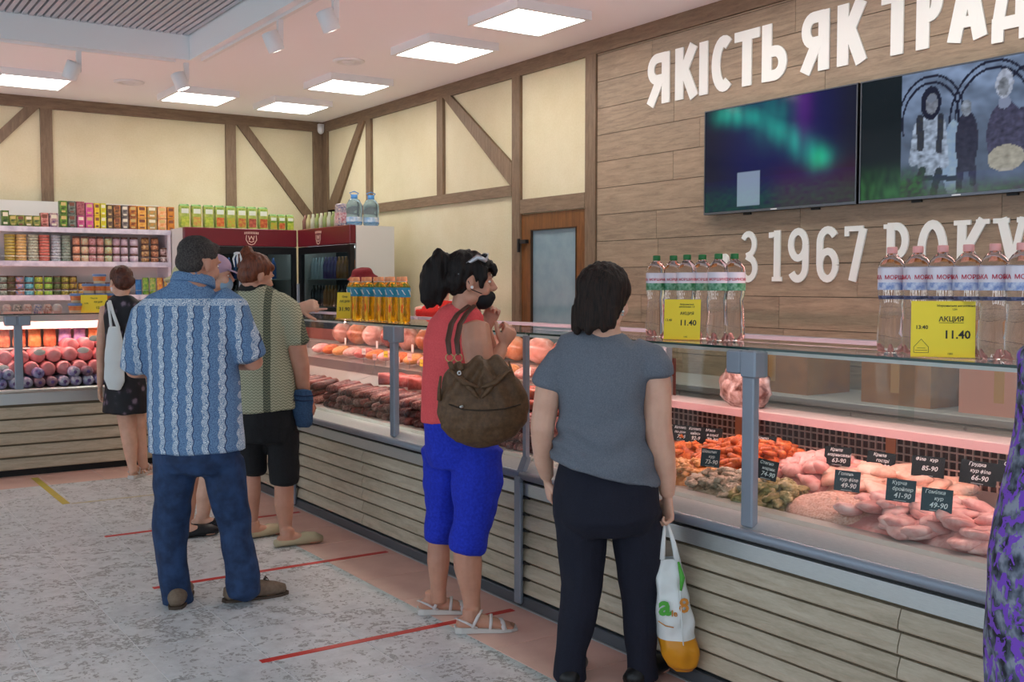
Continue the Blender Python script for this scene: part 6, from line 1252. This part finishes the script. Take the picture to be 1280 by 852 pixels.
# ---- hidden person behind -------------------------------------------------
k = 7.45
w = person('person in a pale yellow hat almost wholly hidden behind the blue-shirted man', k, (246, 624))
b = MB(); hc = P0(232, 352, 0); HM = headM(20, 10); head(b, hc, HM, 1.0, P0(234, 382, 0), .056); torso(b, [(234, 382, 0, .10, .07, 0), (236, 410, 0, .15, .11, 0), (238, 450, 0, .14, .12, 0), (240, 510, 0, .15, .12, 0)], k)
limb(b, [P0(210, 395, 0), P0(206, 440, 0), P0(212, 470, .1)], [.05, .045, .035]); hand(b, P0(212, 472, .11), dirv(0, 20), dirv(90)); limb(b, [P0(262, 395, 0), P0(266, 440, 0), P0(262, 470, .1)], [.05, .045, .035]); hand(b, P0(262, 472, .11), dirv(0, 20), dirv(-90), -1)
limb(b, [P0(248, 510, 0), P0(248, 570, 0), P0(246, 612, 0)], [.08, .055, .035]); limb(b, [P0(228, 510, 0), P0(226, 570, 0), P0(224, 612, 0)], [.08, .055, .035])
fa = on(246, 621, 2, 0); fb_ = on(224, 621, 2, 0); foot(b, Vector((fa.x, fa.y, .07)), dirv(10), .95); foot(b, Vector((fb_.x, fb_.y, .07)), dirv(0), .95)
me = remesh(b, .008, 2, [SK], 'body', tuple(w.location)); link('body', me, w)
b = MB(); torso(b, [(234, 378, 0, .12, .08, 0), (236, 400, 0, .165, .12, 0), (238, 450, 0, .16, .135, 0), (240, 520, 0, .18, .15, 0), (241, 570, 0, .20, .17, 0)], k); dress(w, 'dress', b, cloth('muted dress', '8A8478', '9A9488', 40, .1), .012, None, 2)
T = lambda x, y, z: hc+HM @ Vector((x, y, z)); b = MB(); b.ell(T(0, -.01, .05), (.088, .102, .075), HM, 18, 12); b.tube([T(0, 0, .03), T(0, 0, .015), T(0, 0, -.01)], [.09, .125, .15], [.10, .135, .16], HM.col[0], 24, .1); dress(w, 'hat', b, mat('pale yellow hat', 'D8D0A0', .8), .008, None, 1)
sandal(w, fa, dirv(10), .95); sandal(w, fb_, dirv(0), .95)

# ---- woman with white bag by the far counter ------------------------------
k = 8.13
def rose_mat():
    m = bpy.data.materials.new('dark rose print'); m.use_nodes = True; t = NT(m); v = t.coord(); n_ = t.vor(v, 13); w_ = t.noise(v, 40, 3)
    t.link(t.ramp(t.math('ADD', n_, t.math('MULTIPLY', w_, .35)), [(.34, '7A6A78'), (.44, '4A3C4C'), (.54, '1A1820'), (.66, '101018')]), t.b.inputs['Base Color']); t.b.inputs['Roughness'].default_value = .7; return m
w = person('woman with chestnut bun in a dark floral dress at the far wall counter', k, (170, 602))
b = MB(); hc = P0(151, 351, 0); HM = headM(-42, 4); head(b, hc, HM, 1.0, P0(153, 376, 0), .050)
torso(b, [(154, 374, 0, .08, .06, 5), (154, 395, 0, .14, .09, 5), (155, 440, 0, .12, .10, 5), (157, 490, 0, .15, .12, 5)], k)
limb(b, [P0(132, 384, 0), P0(128, 410, -.01), P0(126, 440, 0), P0(126, 465, .02), P0(125, 482, .04)], [.042, .040, .034, .030, .022]); hand(b, P0(125, 484, .04), Z*-1, dirv(90), 1, (35, 40, 40, 40), .92)
limb(b, [P0(176, 384, 0), P0(181, 410, 0), P0(183, 440, .02), P0(180, 465, .06)], [.042, .040, .034, .024]); hand(b, P0(180, 467, .06), Z*-1, dirv(-90), -1, (35, 40, 40, 40), .92)
limb(b, [P0(158, 490, 0), P0(158, 520, 0), P0(161, 545, 0), P0(163, 560, 0), P0(165, 580, 0), P0(167, 590, 0)], [.085, .072, .060, .054, .036, .032]); limb(b, [P0(170, 490, .06), P0(174, 545, .1), P0(178, 575, .1), P0(180, 585, .1)], [.08, .055, .04, .032])
fa = on(168, 597, 2, 0); fb_ = on(180, 592, 2, 0); foot(b, Vector((fa.x, fa.y, .07)), dirv(5), .92); foot(b, Vector((fb_.x, fb_.y, .07)), dirv(0), .92)
me = remesh(b, .0065, 2, [SK], 'body', tuple(w.location)); link('body', me, w); face(w, hc, HM, 1.0, False)
b = MB(); torso(b, [(154, 369, 0, .075, .06, 5), (154, 377, 0, .135, .08, 5), (154, 395, 0, .150, .105, 5), (155, 430, 0, .132, .11, 5), (156, 460, 0, .145, .125, 5), (157, 490, 0, .160, .14, 5), (157, 515, 0, .172, .15, 5)], k); dress(w, 'dress', b, rose_mat(), .009, folds(.008, (9, 9, 5)), 2)
T = lambda x, y, z: hc+HM @ Vector((x, y, z)); b = MB(); b.ell(T(0, -.02, .034), (.084, .100, .086), HM, 18, 12); b.ell(T(0, -.05, -.01), (.076, .062, .066), HM); b.ell(P0(162, 351, -.04), (.042, .042, .045)); dress(w, 'hair', b, M_hchest, .007, hairfn(.006), 2)
b = MB(); b.ell(T(0, .055, -.05), (.060, .055, .052), HM, 18, 12); dress(w, 'face_mask', b, mat('white mask', 'D8DEE0', .7), .007, None, 2)
sandal(w, fa, dirv(5), .92); sandal(w, fb_, dirv(0), .92)
kb = k-.10; r = thing('shoulder_bag', 'white fabric bag hanging from the shoulder of the woman in the floral dress', 'bag', PB_(143, 450, -.08))
b = MB(); b.tube([PB_(143, 408, -.06), PB_(143, 420, -.06), PB_(143, 450, -.07), PB_(143, 475, -.06), PB_(143, 487, -.05)], [.045, .062, .075, .078, .05], [.016, .026, .036, .034, .02], RV, 22, .1); me = remesh(b, .008, 2, [mat('white canvas', 'DDE2E2', .7)], 'bag_body', tuple(r.location), folds(.006)); link('bag_body', me, r)
part('strap', MB().tube([PB_(148, 410, -.06), PB_(141, 390, -.04), PB_(137, 376, .02), P0(138, 374, .04)], [.014, .012, .012, .012], [.003]*4, RV, 8), mat('white canvas', 'DDE2E2', .7), r, True); part('strap', MB().tube([PB_(139, 410, -.06), PB_(137, 392, -.03), PB_(135, 378, .03), P0(137, 375, .05)], [.010]*4, [.003]*4, RV, 8), mat('white canvas', 'DDE2E2', .7), r, True)

# ---- person in purple dress at the right edge ------------------------------
def purple():
    m = bpy.data.materials.new('purple print dress'); m.use_nodes = True; t = NT(m); v = t.coord((1, 1, .8)); n_ = t.noise(v, 42, 3, .6, .8); g = t.noise(v, 30, 3, .5); 
    c1 = t.ramp(g, [(.38, '1A1E28'), (.50, '5A6272'), (.62, '8E94A4')]); t.link(t.mix(t.math('GREATER_THAN', n_, .53), c1, lin('7A48C0')), t.b.inputs['Base Color']); t.b.inputs['Roughness'].default_value = .8; return m
k = 2.2
w = person('person in a purple and grey patterned dress cut off by the right picture edge', k, (1370, 1240))
b = MB(); hc = P0(1385, 330, .02); HM = headM(70, 5); head(b, hc, HM, 1.0, P0(1378, 420, 0), .056)
torso(b, [(1378, 425, 0, .09, .07, 40), (1375, 480, 0, .15, .10, 40), (1370, 600, 0, .14, .11, 40), (1368, 730, 0, .17, .13, 40)], k)
limb(b, [P0(1345, 490, -.08), P0(1350, 560, -.08), P0(1350, 660, -.05), P0(1365, 640, .1)], [.05, .045, .04, .03]); hand(b, P0(1362, 638, .11), dirv(70), Z*-1); limb(b, [P0(1450, 485, .1), P0(1460, 640, .1), P0(1440, 700, .2)], [.05, .042, .03]); hand(b, P0(1438, 702, .2), dirv(50), Z*-1)
for fx in (1325, 1410): q = on(fx, 1240, 2, 0); limb(b, [P0(fx+10, 760, 0), P0(fx+5, 960, 0), Vector((q.x, q.y, .1))], [.085, .058, .034]); foot(b, Vector((q.x, q.y, .08)), dirv(70), .95)
me = remesh(b, .008, 2, [SK], 'body', tuple(w.location)); link('body', me, w); face(w, hc, HM)
b = MB(); torso(b, [(1380, 428, 0, .13, .085, 40), (1378, 448, 0, .165, .10, 40), (1376, 475, 0, .160, .11, 40), (1372, 540, 0, .16, .12, 40), (1366, 620, 0, .180, .14, 40), (1362, 700, 0, .200, .17, 40), (1362, 800, 0, .205, .18, 40), (1365, 1000, 0, .215, .19, 40), (1367, 1120, 0, .225, .20, 40)], k); limb(b, [P0(1340, 475, -.07), P0(1345, 560, -.09), P0(1345, 640, -.08)], [.06, .062, .06]); dress(w, 'dress', b, purple(), .011, folds(.010, (6, 6, 3)), 2)
T = lambda x, y, z: hc+HM @ Vector((x, y, z)); b = MB(); b.ell(T(0, -.02, .036), (.088, .104, .09), HM, 18, 12); b.ell(T(0, -.05, -.03), (.08, .066, .09), HM); dress(w, 'hair', b, M_hbrown, .008, hairfn(.006), 2)
for fx in (1325, 1410): sandal(w, on(fx, 1240, 2, 0), dirv(70), .95)

# ---- two shop assistants behind the counter --------------------------------
def staff(label, c_head, phi, zs, m, hatm, hat):
    w = thing('person', label, 'person', Vector((c_head.x, c_head.y, 0))); b = MB(); HM = headM(phi, 10); head(b, c_head, HM, 1.0, c_head-Z*.14, .054); c0 = c_head-Z*.15; X = dirv(phi+90); F_ = dirv(phi)
    b.tube([c0, c0-Z*.06, c0-Z*.3, c0-Z*.5, c0-Z*.62], [.08, .16, .14, .15, .16], [.06, .10, .11, .12, .12], X, 20, .2)
    for q in (-1, 1):
        s_ = c0-Z*.06+X*(q*.17); e_ = s_-Z*.27+X*(q*.03)+F_*.04; h_ = e_-Z*.08+F_*.20; limb(b, [s_, (s_+e_)/2, e_, h_], [.05, .045, .04, .026]); hand(b, h_+F_*.01, F_, Z*-1, q, (35, 40, 40, 45), .95)
        p = c0-Z*.62+X*(q*.09); kn = Vector((p.x, p.y, p.z*.55)); limb(b, [p, kn, Vector((p.x, p.y, .09))], [.085, .055, .036]); foot(b, Vector((p.x, p.y, .08)), F_, .95)
    me = remesh(b, .0075, 2, [SK], 'body', tuple(w.location)); link('body', me, w); face(w, c_head, HM)
    b = MB(); b.tube([c0+Z*.0, c0-Z*.05, c0-Z*.09, c0-Z*.3, c0-Z*.5, c0-Z*.8], [.10, .16, .175, .16, .17, .19], [.075, .10, .12, .13, .14, .16], X, 24, .1)
    for q in (-1, 1): s_ = c0-Z*.07+X*(q*.16); limb(b, [s_, s_-Z*.14+X*(q*.02)], [.06, .058])
    dress(w, 'uniform', b, m, .010, folds(.006), 2); T = lambda x, y, z: c_head+HM @ Vector((x, y, z))
    b = MB(); b.ell(T(0, -.02, .03), (.083, .098, .086), HM, 18, 12); b.ell(T(0, -.05, -.02), (.076, .06, .07), HM); dress(w, 'hair', b, M_hbrown, .008, None, 2)
    if hat: b = MB(); b.tube([T(0, -.01, .115), T(0, -.01, .10), T(0, -.01, .06), T(0, -.01, .045), T(0, -.01, .03)], [.07, .085, .098, .115, .14], [.08, .095, .11, .125, .15], HM.col[0], 26, .2); dress(w, 'bucket_hat', b, hatm, .007, None, 1)
    else: part('collar_piping', MB().tube([c0+Z*.01-X*.10, c0-Z*.02+F_*.08, c0+Z*.01+X*.10], .005, None, None, 8).tube([c0-Z*.04-X*.17, c0-Z*.05+F_*.1, c0-Z*.04+X*.17], .004, None, None, 8), M_white, w, True)
    return w
M_dred = cloth('dark red cotton', '6A0E18', '7A1622', 90, .1); M_rr = cloth('bright red uniform', 'C8241E', 'D83028', 90, .1)
staff('shop assistant in a dark red bucket hat, hidden behind the sunflower oil bottles', at(453, 352, 9.5), 205, 0, cloth('staff white', 'C8C0BC', 'D4CCC8', 90, .1), M_dred, True)
hc2 = at(552, 352, 8.4)
staff('shop assistant in a red uniform with white piping, hidden behind the black ponytail', hc2, 190, 0, M_rr, M_dred, False)
